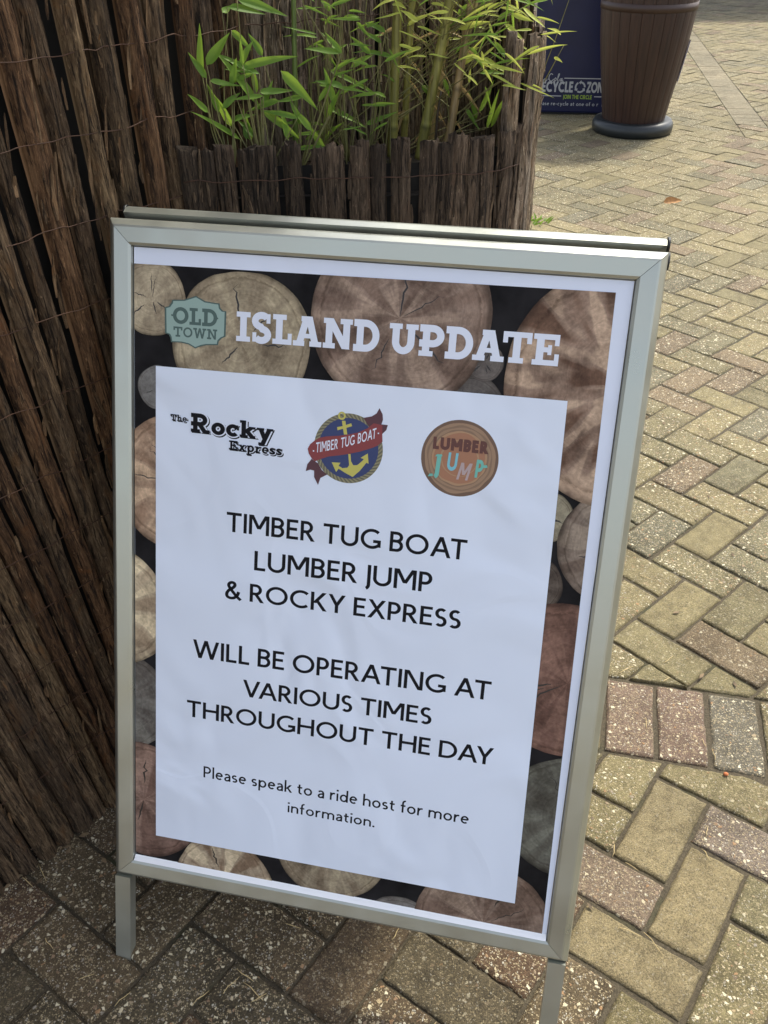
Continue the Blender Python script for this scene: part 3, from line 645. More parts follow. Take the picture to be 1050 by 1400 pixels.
def near_cane(b_):
    c = rl.choice(cp[:5]); return min(c, key=lambda q: abs(q.z - (b_.z - 0.075)))
for t_ in LC:
    b_, tip = mmv(t_); b_ = push(b_, 1.46); tip = push(tip, 1.46)
    leaf(mb, b_, tip, rl.uniform(0.007, 0.0105), rl.uniform(0.05, 0.25), 0 if tip.z < 1.16 else (1 if rl.random() < 0.5 else 0))
    r0 = near_cane(b_); tw.append([r0, r0.lerp(b_, 0.55) + Vector((0, 0, 0.008)), b_])
for k in range(360):
    z = 1.10 + 0.36 * rl.random() ** 0.6
    x = rl.gauss(0.150, 0.050) if rl.random() < 0.72 else rl.uniform(-0.02, 0.24)
    b_ = Vector((x, rl.uniform(1.34, 1.50), z))
    if z < 1.155 and (x > 0.16 or rl.random() < 0.72): continue
    if z < 1.20 and rl.random() < 0.35: continue
    an = rl.gauss(-0.55, 0.7) if rl.random() < 0.65 else rl.uniform(2.4, 4.0)
    tip = b_ + Vector((math.cos(an), rl.uniform(-0.45, 0.25), math.sin(an) * 0.8)) * rl.uniform(0.025, 0.055)
    leaf(mb, b_, tip, rl.uniform(0.0026, 0.0052), rl.uniform(0.1, 0.35), 1 if rl.random() < 0.62 and z > 1.15 else 0)
    if k % 3 == 0: r0 = near_cane(b_); tw.append([r0, r0.lerp(b_, 0.55) + Vector((rl.uniform(-.01, .01), 0, 0.006)), b_])
for s_ in ([(0.112, 1.45, 1.09), (0.15, 1.45, 1.108), (0.168, 1.45, 1.117)], [(0.235, 1.47, 1.06), (0.245, 1.50, 1.15), (0.262, 1.5, 1.21), (0.285, 1.5, 1.29)], [(0.25, 1.5, 1.15), (0.275, 1.5, 1.2)]): tw.append(s_)
leaf(mb, (0.262, 1.5, 1.185), (0.274, 1.49, 1.178), 0.005, 0.1, 1); leaf(mb, (0.27, 1.5, 1.215), (0.247, 1.49, 1.225), 0.006, 0.1, 1)
for k in range(26):
    c_ = rl.choice(cp[:5]); q = c_[rl.randrange(8, len(c_) // 3)]; an = rl.uniform(0, 6.28); tip = q + Vector((math.cos(an), math.sin(an) * 0.5, rl.uniform(-1.2, -0.2))) * rl.uniform(0.02, 0.045)
    leaf(mb, q, tip, rl.uniform(0.003, 0.006), 0.3, 2)
for k in range(150):
    c_ = rl.choice(cp[:5]); q = rl.choice(c_[int(len(c_) * 0.45):]); an = rl.uniform(0, 6.28); b_ = q + Vector((math.cos(an), math.sin(an), 0.2)) * rl.uniform(0.01, 0.07)
    leaf(mb, b_, b_ + Vector((math.cos(an), math.sin(an), rl.uniform(-0.9, 0.1))) * rl.uniform(0.03, 0.06), rl.uniform(0.004, 0.008), 0.25, rl.randrange(2)); tw.append([q, (q + b_) / 2 + Vector((0, 0, .004)), b_])
M['dryleaf'] = mat_leaf('dry_bamboo_leaf', (0.30, 0.20, 0.08), (0.42, 0.31, 0.14), (0.50, 0.36, 0.15))
mb.build('leaves', [M['leaf'], M['leafy'], M['dryleaf']], bc); stems(bc, tw, 0.0010)
# weed and fallen leaves
wd_ = thing('paving_weed', 'small green weed growing beside the foot of the bark screen', 'weed', (0.762, 4.43, 0))
mb = MB()
for k in range(20):
    an = rl.uniform(0, 6.28); b_ = Vector((0.762 + rl.uniform(-.05, .05), 4.43 + rl.uniform(-.05, .05), 0.0)); leaf(mb, b_, b_ + Vector((math.cos(an) * 0.035, math.sin(an) * 0.035, rl.uniform(0.005, 0.035))), 0.011, 0.2, 0, 0.0)
mb.build('leaves', M['leaf'], wd_)
fl = MB(); leaf(fl, (1.46, 4.72, 0.004), (1.56, 4.735, 0.008), 0.045, 0.15); M['fall'] = simple('orange_leaf', (0.42, 0.20, 0.06), 0.6, var=0.3, scale=60)
tag(fl.build('fallen_leaf', M['fall']), 'single orange fallen leaf lying on the paving above the sign corner', 'leaf')

# ------------------------------------------------------------------ the sandwich board
YAW, TILT = R(-12.4267), R(21.0097)
EX = Vector((math.cos(YAW), math.sin(YAW), 0)); NH = Vector((-math.sin(YAW), math.cos(YAW), 0))
EY = Vector((0, 0, math.cos(TILT))) + NH * math.sin(TILT); EZ = EX.cross(EY); B0 = Vector((-0.42890, 0.82176, 0.13891))
BW, BH = 0.7008, 0.9823
def sg(u, v, z=0.0): return B0 + EX * u + EY * v + EZ * z
APEX = sg(0, BH, -0.036)                                # the rear leaf mirrors the front one about this vertical plane
def sr(u, v, z=0.0):
    p = sg(u, v, z); d = (p - APEX).dot(NH); return p - NH * (2 * d)
sb = thing('sandwich_board', 'silver aluminium A frame sandwich board standing open on the block paving', 'sign board', tuple(Vector((B0.x, B0.y, 0)) + EX * BW / 2))
PR = [(0.0, -0.022), (0.0, -0.0120), (0.0016, -0.0082), (0.0080, -0.0008), (0.0105, 0.0), (0.029, -0.0012), (0.0326, -0.0030), (0.0336, -0.0078)]
def rails(f, flip):
    for side in range(4):
        mb = MB()
        def at(t_, z, end):
            if side == 0: return f(t_ if end == 0 else BW - t_, t_, z)            # bottom
            if side == 1: return f(BW - t_, t_ if end == 0 else BH - t_, z)       # right
            if side == 2: return f(BW - t_ if end == 0 else t_, BH - t_, z)       # top
            return f(t_, BH - t_ if end == 0 else t_, z)
        g = 0.00035
        A, B = [], []
        for t_, z in PR + [(0.0336, -0.022)]:
            a, b_ = at(t_, z, 0), at(t_, z, 1); d = (b_ - a).normalized() * g
            A.append(mb.vert(a + d)); B.append(mb.vert(b_ - d))
        n = len(A)
        for k in range(n):
            q = (A[k], B[k], B[(k + 1) % n], A[(k + 1) % n]); mb.face(q[::-1] if flip else q, 0, False)
        mb.face(A); mb.face(B[::-1])
        o = mb.build('frame_rail', M['alu'], sb)
rails(sg, False); rails(sr, True)
def slab(f, u0, v0, u1, v1, z0, z1, mat, name, parent):
    mb = MB(); c = [f(u, v, z) for z in (z0, z1) for u, v in ((u0, v0), (u1, v0), (u1, v1), (u0, v1))]; i_ = [mb.vert(p) for p in c]
    for q in ((3, 2, 1, 0), (4, 5, 6, 7), (0, 1, 5, 4), (1, 2, 6, 5), (2, 3, 7, 6), (3, 0, 4, 7)): mb.face([i_[k] for k in q])
    return mb.build(name, mat, parent)
for f in (sg, sr):
    slab(f, 0.0345, 0.0345, BW - 0.0345, BH - 0.0345, -0.018, -0.0095, M['backing'], 'backing_panel', sb)
    for u0 in (0.0028, BW - 0.0278): slab(f, u0, -0.1535, u0 + 0.025, -0.0004, -0.0205, -0.0020, M['alu'], 'leg', sb)
    for u0 in (0.0034, BW - 0.0272):
        slab(f, u0, -0.1575, u0 + 0.0238, -0.1537, -0.0200, -0.0025, M['dark'], 'foot_cap', sb)
mb = MB()                                               # bright snap lip along the lower rail
for (z0, v0), (z1, v1) in zip([(-0.0076, 0.0410), (-0.0046, 0.0376), (-0.0054, 0.0374), (-0.0014, 0.0338)], [(-0.0046, 0.0376), (-0.0054, 0.0374), (-0.0014, 0.0338), (-0.0032, 0.0337)]):
    mb.poly([sg(0.0345, v0, z0), sg(BW - 0.0345, v0, z0), sg(BW - 0.0345, v1, z1), sg(0.0345, v1, z1)])
mb.build('snap_lip', M['lip'], sb)
hb = MB(); a, b_ = APEX + EX * 0.004, APEX + EX * (BW - 0.004)
hb.box(a - NH * 0.0105 + Vector((0, 0, -0.022)), b_ - a, NH * 0.021, Vector((0, 0, 0.017))); hb.build('hinge_bar', M['alu'], sb)
for e in (0.0, BW):
    hc = MB(); q = APEX + EX * e + Vector((0, 0, -0.010)); s_ = 1 if e else -1
    hc.tube([q - EX * 0.004 * s_, q + EX * 0.004 * s_], 0.0105, 14); hc.build('hinge_cap', M['dark'], sb)
    ec = MB(); q = sr(0, BH - 0.009, -0.010) + EX * (e + (0.0006 if e else -0.0006)); ec.tube([q, q + EX * 0.0035 * s_], 0.0088, 14); ec.build('end_cap', M['dark'], sb)
for u in (0.02, BW - 0.02):                             # folding stay between the two leaves
    st = MB(); p, q = sg(u, 0.42, -0.02), sr(u, 0.42, -0.02); st.tube([p, q], 0.004, 8); st.build('stay', M['alu'], sb)

# ------------------------------------------------------------------ lettering
def arc(cx, cy, rx, ry, a0_, a1_, n=18): return [(cx + rx * math.cos(R(a0_ + (a1_ - a0_) * k / n)), cy + ry * math.sin(R(a0_ + (a1_ - a0_) * k / n))) for k in range(n + 1)]
def smooth(pts, n=6): return [(p.x, p.y) for p in curve([Vector((x, y, 0)) for x, y in pts], n)]
def P_(pts, closed=False): return ('p', pts, closed)
def D_(x0, y0, x1, y1, k=1.0): return ('d', x0, y0, x1, y1, k)
def Rc(x0, y0, x1, y1): return ('r', x0, y0, x1, y1)
def bowl(x0, xc, yt, yb, rx): return [(x0, yt), (xc, yt)] + arc(xc, (yt + yb) / 2, rx, (yt - yb) / 2, 90, -90) + [(x0, yb)]
def sans(ch, w):
    h = w / 2; l = lambda x, a=0.0, b_=1.0: P_([(x, a), (x, b_)]); H = lambda y, a, b_: P_([(a, y), (b_, y)]); X = 0.66
    if ch == 'A': return 0.86, [D_(0.065, 0, 0.43, 1), D_(0.795, 0, 0.43, 1), H(0.33, 0.2, 0.66)]
    if ch == 'B': return 0.60, [l(h), P_(bowl(h, .29, 1 - h, .53, .21)), P_(bowl(h, .30, .53, h, .30 - h))]
    if ch == 'C': return 0.84, [P_(arc(.5, .5, .5 - h, .5 - h, 48, 312, 30))]
    if ch == 'D': return 0.82, [l(h), P_(bowl(h, .32, 1 - h, h, .50 - h))]
    if ch == 'E': return 0.54, [l(h), H(1 - h, h, .52), H(.52, h, .48), H(h, h, .54)]
    if ch == 'G': return 0.90, [P_(arc(.5, .5, .5 - h, .5 - h, 48, 322, 30)), l(.83, .10, .46), H(.46 - h, .56, .83)]
    if ch == 'H': return 0.80, [l(h), l(.80 - h), H(.52, h, .8 - h)]
    if ch == 'I': return w, [l(h)]
    if ch == 'J': return 0.20, [P_([(.20 - h, 1), (.20 - h, .02)] + arc(-.02, .02, .22 - h, .22, 0, -75, 8))]
    if ch == 'K': return 0.70, [l(h), D_(.16, .40, .60, 1), D_(.64, 0, .27, .56)]
    if ch == 'L': return 0.50, [l(h), H(h, h, .50)]
    if ch == 'M': return 0.94, [l(h), l(.94 - h), D_(.13, 1, .47, .30), D_(.81, 1, .47, .30)]
    if ch == 'N': return 0.84, [l(h), l(.84 - h), D_(.13, 1, .71, 0)]
    if ch == 'O': return 1.0, [P_(arc(.5, .5, .5 - h, .5 - h, 0, 360, 44)[:-1], True)]
    if ch == 'P': return 0.56, [l(h), P_(bowl(h, .26, 1 - h, .43, .30 - h))]
    if ch == 'R': return 0.64, [l(h), P_(bowl(h, .26, 1 - h, .46, .30 - h)), D_(.575, 0, .27, .47)]
    if ch == 'S': 
        ry = (.5 - h) / 2
        return 0.50, [P_(arc(.255, .5 + ry, .255 - h + .005, ry, 42, 270, 18) + arc(.245, .5 - ry, .265 - h, ry, 90, -138, 18)[1:])]
    if ch == 'T': return 0.70, [H(1 - h, 0, .70), l(.35, 0, 1 - h)]
    if ch == 'U': return 0.78, [P_([(h, 1), (h, .37)] + arc(.39, .37, .39 - h, .37 - h, 180, 360, 20) + [(.78 - h, 1)])]
    if ch == 'V': return 0.80, [D_(.065, 1, .40, 0), D_(.735, 1, .40, 0)]
    if ch == 'W': return 1.22, [D_(.065, 1, .33, 0), D_(.61, 1, .33, 0), D_(.61, 1, .89, 0), D_(1.155, 1, .89, 0)]
    if ch == 'X': return 0.76, [D_(.07, 0, .67, 1), D_(.69, 0, .09, 1)]
    if ch == 'Y': return 0.72, [D_(.065, 1, .36, .42), D_(.655, 1, .36, .42), l(.36, 0, .46)]
    if ch == 'Z': return 0.66, [H(1 - h, 0, .64), H(h, 0, .66), D_(.08, h, .58, 1 - h)]
    if ch == '&': return 0.74, [P_(smooth([(.72, .0), (.50, .22), (.24, .58), (.15, .76), (.20, .89), (.31, .94), (.42, .88), (.43, .76), (.33, .63), (.16, .48), (.07, .30), (.10, .13), (.25, .06), (.42, .10), (.56, .26), (.62, .45)], 5))]
    if ch == '.': return w, [Rc(0, 0, w * 1.15, w * 1.15)]
    if ch == 'a': return 0.46, [P_(smooth([(.06, .53), (.14, .59), (.24, .61), (.34, .57), (.39, .46)], 5) + [(.40, .40), (.40, 0)]), P_(smooth([(.40, .39), (.26, .36), (.12, .30), (.065, .18), (.11, .08), (.20, .055), (.31, .09), (.40, .18)], 5))]
    if ch == 'e': return 0.54, [H(.35, .07, .48), P_([(.48, .35)] + arc(.275, .33, .275 - h, .33 - h, 8, 312, 24))]
    if ch == 'd': return 0.58, [l(.58 - h, 0, 1.04), P_(arc(.28, .33, .28 - h, .33 - h, 0, 360, 30)[:-1], True)]
    if ch == 'o': return 0.60, [P_(arc(.30, .33, .30 - h, .33 - h, 0, 360, 30)[:-1], True)]
    if ch == 'p': return 0.58, [l(h, -.30, X), P_(arc(.30, .33, .28 - h, .33 - h, 0, 360, 30)[:-1], True)]
    if ch == 'c': return 0.50, [P_(arc(.30, .33, .30 - h, .33 - h, 52, 308, 24))]
    if ch == 'h': return 0.54, [l(h, 0, 1.04), P_([(h, .40)] + arc(.275, .40, .275 - h, .26 - h, 180, 0, 14) + [(.55 - h, 0)])]
    if ch == 'n': return 0.54, [l(h, 0, X), P_([(h, .40)] + arc(.275, .40, .275 - h, .26 - h, 180, 0, 14) + [(.55 - h, 0)])]
    if ch == 'm': return 0.92, [l(h, 0, X), P_([(h, .40)] + arc(.265, .40, .265 - h, .26 - h, 180, 0, 14) + [(.53 - h, 0)]), P_([(.53 - h, .40)] + arc(.725 - h, .40, .195, .26 - h, 180, 0, 14) + [(.92 - h, 0)])]
    if ch == 'r': return 0.36, [l(h, 0, X), P_(smooth([(h, .38), (.14, .52), (.24, .60), (.36, .60)], 5))]
    if ch == 'f': return 0.34, [P_([(.15, 0), (.15, .80)] + arc(.31, .82, .16, .19, 180, 80, 8)), H(X - h, .0, .33)]
    if ch == 'i': return w, [l(h, 0, X), Rc(-.01, .84, w + .01, .84 + w * 1.1)]
    if ch == 't': return 0.36, [P_([(.15, .86), (.15, .20)] + arc(.29, .20, .14, .20 - h, 180, 285, 8)), H(X - h, 0, .35)]
    if ch == 'k': return 0.52, [l(h, 0, 1.04), D_(.14, .28, .44, X), D_(.48, 0, .22, .40)]
    if ch == 'l': return w, [l(h, 0, 1.04)]
    if ch == 's':
        ry = (.33 - h) / 2
        return 0.40, [P_(arc(.20, .33 + ry, .20 - h + .01, ry, 40, 270, 14) + arc(.20, .33 - ry, .21 - h, ry, 90, -140, 14)[1:])]
    if ch == 'x': return 0.56, [D_(.07, 0, .49, X), D_(.49, 0, .07, X)]
    if ch == 'y': return 0.56, [D_(.07, X, .30, 0), D_(.51, X, .20, -.30)]
    if ch == '-': return 0.34, [H(.36, 0, .34)]
    return 0.28, []
def slabf(ch, w):
    h = w / 2; s = 0.175; l = lambda x, a=0.0, b_=1.0: P_([(x, a), (x, b_)])
    if ch == 'I': return 0.50, [l(.25), Rc(0, 0, .50, s), Rc(0, 1 - s, .50, 1)]
    if ch == 'S': return 0.70, [P_(arc(.35, .73, .35 - h, .27 - h + .04, 35, 262, 18) + arc(.35, .27, .35 - h, .27 - h + .04, 82, -145, 18)), Rc(.52, .66, .66, .98), Rc(.03, .02, .17, .34)]
    if ch == 'L': return 0.68, [l(.23), Rc(0, 1 - s, .48, 1), Rc(0, 0, .68, s), Rc(.54, 0, .68, .38)]
    if ch == 'A': return 1.0, [D_(.20, 0, .47, 1), D_(.80, 0, .53, 1), Rc(.27, 1 - s, .66, 1), Rc(.25, .27, .75, .42), Rc(0, 0, .40, s), Rc(.58, 0, 1.0, s)]
    if ch == 'N': return 1.0, [l(.20), l(.80), D_(.20, 1, .80, 0), Rc(0, 1 - s, .34, 1), Rc(.58, 1 - s, 1.0, 1), Rc(0, 0, .42, s)]
    if ch == 'D': return 0.88, [l(.22), P_(bowl(.0, .40, 1 - s / 2, s / 2, .48 - h))]
    if ch == 'U': return 0.94, [P_([(.22, 1), (.22, .42)] + arc(.47, .42, .25, .42 - h, 180, 360, 18) + [(.72, 1)]), Rc(0, 1 - s, .42, 1), Rc(.54, 1 - s, .94, 1)]
    if ch == 'P': return 0.80, [l(.22), P_(bowl(.0, .42, 1 - s / 2, .42, .38 - h)), Rc(0, 0, .46, s)]
    if ch == 'T': return 0.90, [Rc(0, 1 - s, .90, 1), Rc(0, .64, .15, 1), Rc(.75, .64, .90, 1), l(.45), Rc(.22, 0, .68, s)]
    if ch == 'E': return 0.82, [l(.22), Rc(0, 1 - s, .80, 1), Rc(.66, .64, .80, 1), Rc(.22, .42, .58, .58), Rc(.46, .34, .58, .66), Rc(0, 0, .82, s), Rc(.68, 0, .82, .38)]
    if ch == 'O': return 0.92, [P_(arc(.46, .5, .46 - h, .5 - h, 0, 360, 40)[:-1], True)]
    if ch == 'W': return 1.3, [D_(.18, 1, .40, 0), D_(.65, 1, .40, 0), D_(.65, 1, .90, 0), D_(1.12, 1, .90, 0), Rc(0, 1 - s, .38, 1), Rc(.92, 1 - s, 1.30, 1)]
    if ch == 'R': return 0.94, [l(.22), P_(bowl(.0, .44, 1 - s / 2, .46, .38 - h)), D_(.74, 0, .40, .50), Rc(0, 0, .46, s), Rc(.60, 0, .94, s)]
    if ch == 'o': return 0.70, [P_(arc(.35, .33, .35 - h, .35 - h * .8, 0, 360, 30)[:-1], True)]
    if ch == 'c': return 0.64, [P_(arc(.35, .33, .35 - h, .35 - h * .8, 42, 318, 24)), Rc(.50, .42, .62, .66)]
    if ch == 'k': return 0.80, [l(.20, 0, 1.0), D_(.24, .26, .62, .64), D_(.68, 0, .36, .40), Rc(0, 0, .42, .15), Rc(0, .85, .2, 1.0), Rc(.46, .52, .80, .66), Rc(.52, 0, .80, .14)]
    if ch == 'y': return 0.80, [D_(.18, .66, .42, .02), D_(.66, .66, .30, -.34), Rc(0, .52, .38, .66), Rc(.50, .52, .84, .66), Rc(.10, -.36, .34, -.20)]
    if ch == 'x': return 0.72, [D_(.16, 0, .56, .66), D_(.56, 0, .16, .66), Rc(0, 0, .34, .13), Rc(.42, 0, .72, .13), Rc(0, .53, .34, .66), Rc(.42, .53, .72, .66)]
    if ch == 'p': return 0.72, [l(.20, -.34, .66), P_(arc(.40, .33, .32 - h, .35 - h * .8, 0, 360, 28)[:-1], True), Rc(0, -.36, .42, -.22), Rc(0, .53, .2, .66)]
    if ch == 'r': return 0.60, [l(.20, 0, .66), P_(smooth([(.20, .36), (.34, .52), (.56, .56)], 5)), Rc(0, 0, .44, .14), Rc(0, .53, .2, .66)]
    if ch == 'e': return 0.64, [Rc(.1, .28, .58, .40), P_([(.60 - h * .6, .34)] + arc(.33, .33, .33 - h, .35 - h * .8, 6, 310, 24))]
    if ch == 's': return 0.56, [P_(arc(.28, .48, .26 - h, .11, 30, 265, 12) + arc(.28, .18, .28 - h, .12, 85, -150, 12)), Rc(.40, .44, .50, .66), Rc(.03, 0, .13, .22)]
    if ch == 'h': return 0.76, [l(.20, 0, 1.0), P_([(.20, .40)] + arc(.40, .38, .18, .22, 180, 0, 12) + [(.58, 0)]), Rc(0, 0, .38, .14), Rc(.42, 0, .76, .14), Rc(0, .86, .2, 1)]
    return 0.30, []
def stroke_polys(st, w):
    """flat quads of one stroke, in letter space"""
    if st[0] == 'r': _, a, b_, c, d = st; return [[(a, b_), (c, b_), (c, d), (a, d)]]
    if st[0] == 'd':
        _, x0, y0, x1, y1, k = st; L_ = math.hypot(x1 - x0, y1 - y0); t_ = w * L_ / abs(y1 - y0) * 0.5 * k
        q = [(x0 - t_, y0), (x0 + t_, y0), (x1 + t_, y1), (x1 - t_, y1)]; return [q if y1 > y0 else q[::-1]]
    pts, cl = [], st[2]; off = []
    for p in st[1]:
        if not pts or (Vector(p) - pts[-1]).length > 1e-5: pts.append(Vector(p))
    n = len(pts)
    for k in range(n):
        a = pts[k - 1] if (k or cl) else None; b_ = pts[(k + 1) % n] if (k < n - 1 or cl) else None
        d1 = (pts[k] - a).normalized() if a is not None and (pts[k] - a).length > 1e-7 else None
        d2 = (b_ - pts[k]).normalized() if b_ is not None and (b_ - pts[k]).length > 1e-7 else None
        d1 = d1 or d2; d2 = d2 or d1
        n1, n2 = Vector((-d1.y, d1.x)), Vector((-d2.y, d2.x)); m_ = (n1 + n2) / max(0.5, 1 + n1.dot(n2)); off.append(m_ * w * 0.5)
    out = []
    for k in range(n if cl else n - 1):
        j = (k + 1) % n; out.append([tuple(pts[k] - off[k]), tuple(pts[j] - off[j]), tuple(pts[j] + off[j]), tuple(pts[k] + off[k])])
    return out
def text_layout(txt, font, w, track=0.11, space=0.34):
    x = 0; out = []
    tight = {'AT': .12, 'TA': .12, 'AY': .14, 'VA': .14, 'DA': .05, 'LT': .1, 'RT': .03, 'AR': 0.02}
    for k, ch in enumerate(txt):
        if ch == ' ': x += space; continue
        ad, st = font(ch, w)
        if k and txt[k - 1] != ' ': x -= tight.get(txt[k - 1:k + 1], 0)
        out.append((x, ch, ad, st)); x += ad + track
    return out, x - track
def put_text(mb, txt, font, w, u0, u1, base, cap, z, f=None, slope=0.0, mi=0, track=0.11, space=0.34, wx=None, dv=None, dz=0.00003):
    f = f or sg; wx = wx or w; lay, W_ = text_layout(txt, font, w, track, space); sx = (u1 - u0) / W_
    for x, ch, ad, st in lay:
        for k, s_ in enumerate(st):
            for q in stroke_polys(s_, wx):
                P = []
                for px, py in q:
                    u = u0 + (x + px) * sx; v = base + py * cap + slope * (u - u0) + (dv(u) if dv else 0); P.append(f(u, v, z + k * dz))
                mb.poly(P, mi=mi)

# ------------------------------------------------------------------ the poster
ZP = -0.0078
po = thing('log_poster', 'poster printed with sawn log ends and a white heading, clipped in the silver frame', 'poster', tuple(sg(BW / 2, 0.03, ZP)))
mb = MB(); U0, U1, V0, V1 = 0.0268, 0.6700, 0.0300, 0.9500
mb.poly([sg(u, v, ZP) for u, v in ((0.0347, 0.0347), (BW - 0.0347, 0.0347), (BW - 0.0347, BH - 0.0347), (0.0347, BH - 0.0347))]); mb.build('poster_sheet', M['poster'], po)
# printed area (its right edge runs very slightly askew)
PRN = [(0.0349, 0.0392), (0.6600, 0.0385), (0.6467, 0.9332), (0.0349, 0.9268)]
def clip_poly(p, win):
    for k in range(len(win)):
        a, b_ = win[k], win[(k + 1) % len(win)]
        if len(p) < 3: return []
        p = clip(p, a, (b_[0] - a[0], b_[1] - a[1]))
    return p
mb = MB(); mb.poly([sg(u, v, ZP + 0.00006) for u, v in PRN], mi=1)
g_ = 1.0
DISCS = [((60.0, 884.2), 47.9, (0.27, 0.22, 0.145), .15), ((184.2, 836), 93, (0.245, 0.200, 0.130), .25), ((390.0, 883.7), 113, (0.185, 0.130, 0.098), .5), ((676, 822), 150, (0.200, 0.138, 0.100), 1.0), ((499.9, 839.2), 24, (0.085, 0.072, 0.064), .1),
         ((485.7, 776.9), 46.0, (0.075, 0.065, 0.058), .1), ((70, 768.2), 30, (0.135, 0.130, 0.122), .1), ((105, 640.2), 98, (0.30, 0.205, 0.135), .6), ((-4.8, 446.4), 91.9, (0.36, 0.29, 0.19), .6), ((11.2, 299.4), 80, (0.115, 0.108, 0.095), .5),
         ((48.5, 139.4), 96.2, (0.150, 0.092, 0.070), .5), ((178.2, 22.6), 78, (0.270, 0.215, 0.145), .9), ((343.2, 114.9), 85, (0.215, 0.175, 0.115), .5), ((454.6, 0.0), 56, (0.115, 0.105, 0.095), .2), ((575.1, 38.8), 99.5, (0.165, 0.115, 0.085), .6),
         ((675, 231.5), 92, (0.085, 0.083, 0.066), .4), ((650, 430), 110, (0.125, 0.066, 0.048), .4), ((700, 621.3), 84, (0.140, 0.108, 0.084), .6), ((598, 652), 33, (0.21, 0.185, 0.125), .2), ((588, 560.3), 40, (0.075, 0.058, 0.046), .3)]
rk = random.Random(4); z = ZP + 0.0001; CR = []
order = [5, 4, 13, 15, 9, 19, 6, 18, 0, 7, 8, 10, 12, 14, 11, 16, 17, 1, 3, 2]
for k in order:
    (cx, cy), r, c, al = DISCS[k]; cx, cy, r = cx / 1000, cy / 1000, r / 1000; z += 0.00003; n = 72; pts = []
    for j in range(n):
        a = 2 * math.pi * j / n; q = r * (1 + 0.06 * noise.noise((math.cos(a) * 1.3 + k, math.sin(a) * 1.3, k * 2.2)) + 0.012 * noise.noise((math.cos(a) * 5, math.sin(a) * 5, k)))
        pts.append((cx + q * math.cos(a), cy + q * math.sin(a)))
    pts = clip_poly(pts, PRN)
    if len(pts) > 2: mb.poly([sg(u, v, z) for u, v in pts], (*(min(.62, 1.75 * (0.90 * x + 0.10 * (c[0] + c[1] + c[2]) / 3)) for x in c), al), [((u - cx) / r, (v - cy) / r) for u, v in pts])
    for q in range(rk.choice((4, 5, 6))):               # printed drying cracks
        a = rk.uniform(0, 6.28); s0 = rk.uniform(0.02, 0.35); s1 = min(0.97, s0 + rk.uniform(0.3, 0.6)); m_ = 9; L1, L2 = [], []
        wv = rk.uniform(0.0007, 0.0018) * (1 if r > 0.05 else 0.6)
        for j in range(m_ + 1):
            f_ = j / m_; rr = r * (s0 + (s1 - s0) * f_); aa = a + 0.10 * noise.noise((j * 0.7, q, k)); hw = wv * math.sin(math.pi * min(0.95, max(0.04, f_ * 0.9 + 0.08)))
            p = Vector((cx + rr * math.cos(aa), cy + rr * math.sin(aa))); nn_ = Vector((-math.sin(aa), math.cos(aa))) * hw; L1.append(p + nn_); L2.append(p - nn_)
        for j in range(m_):
            pp = clip_poly([tuple(L2[j]), tuple(L2[j + 1]), tuple(L1[j + 1]), tuple(L1[j])], PRN)
            if len(pp) > 2: mb.poly([sg(u, v, z + 0.000012) for u, v in pp], mi=2)
mb.build('log_print', [M['logs'], M['logdark'], M['crack']], po)
ZH = ZP + 0.0010
mb = MB(); put_text(mb, 'ISLAND', slabf, 0.235, 0.1772, 0.3662, 0.8390, 0.0375, ZH, track=0.05, slope=0.008)
put_text(mb, 'UPDATE', slabf, 0.235, 0.3786, 0.5893, 0.8400, 0.0375, ZH, track=0.05, slope=0.008); mb.build('heading_lettering', M['white'], po)
BADGE = [(121.2,891.8),(133.8,886.0),(149.4,884.7),(153.5,884.6),(154.7,878.9),(158.9,875.4),(163.0,875.4),(162.7,843.0),(157.6,840.6),(153.5,836.4),(152.6,831.4),(136.9,830.1),(129.6,828.2),(121.2,824.5),(111.6,829.0),(101.0,830.5),(87.2,830.0),(86.1,835.8),(83.9,839.6),(78.6,841.1),(77.9,874.2),(83.6,876.0),(87.8,881.7),(88.2,884.6),(104.6,885.8)]
def flat(pts, z, name, mat, parent, f=sg, scale=1.0, ctr=None):
    mb = MB()
    if scale != 1.0:
        cx, cy = ctr; pts = [(cx + (x - cx) * scale, cy + (y - cy) * scale) for x, y in pts]
    bmx = bmesh.new(); vs = [bmx.verts.new((x / 1000, y / 1000, 0)) for x, y in pts]; fc = bmx.faces.new(vs); bmesh.ops.triangulate(bmx, faces=[fc])
    for t_ in bmx.faces:
        q = [(v.co.x, v.co.y) for v in t_.verts]
        if area(q) < 0: q = q[::-1]
        mb.poly([f(u, v, z) for u, v in q])
    bmx.free(); return mb.build(name, mat, parent)
bd = flat(BADGE, ZH, 'badge', M['tealdark'], po)
flat(BADGE, ZH + 0.00006, 'badge_field', M['teal'], bd, scale=0.945, ctr=(120.6, 858))
mb = MB(); put_text(mb, 'OLD', slabf, 0.21, 0.0896, 0.1508, 0.8545, 0.0215, ZH + 0.00015, slope=0.006, track=0.06)
for u, v in ((0.0885, 0.865), (0.1098, 0.865), (0.1508, 0.8655), (0.1185, 0.865)): mb.poly([sg(u + a, v + b_, ZH + 0.0003) for a, b_ in ((-.0018, 0), (0, -.0016), (.0018, 0), (0, .0016))])
put_text(mb, 'TOWN', slabf, 0.17, 0.0905, 0.1512, 0.8378, 0.0130, ZH + 0.00015, slope=0.006, track=0.08); mb.build('badge_lettering', M['tealdark'], bd)

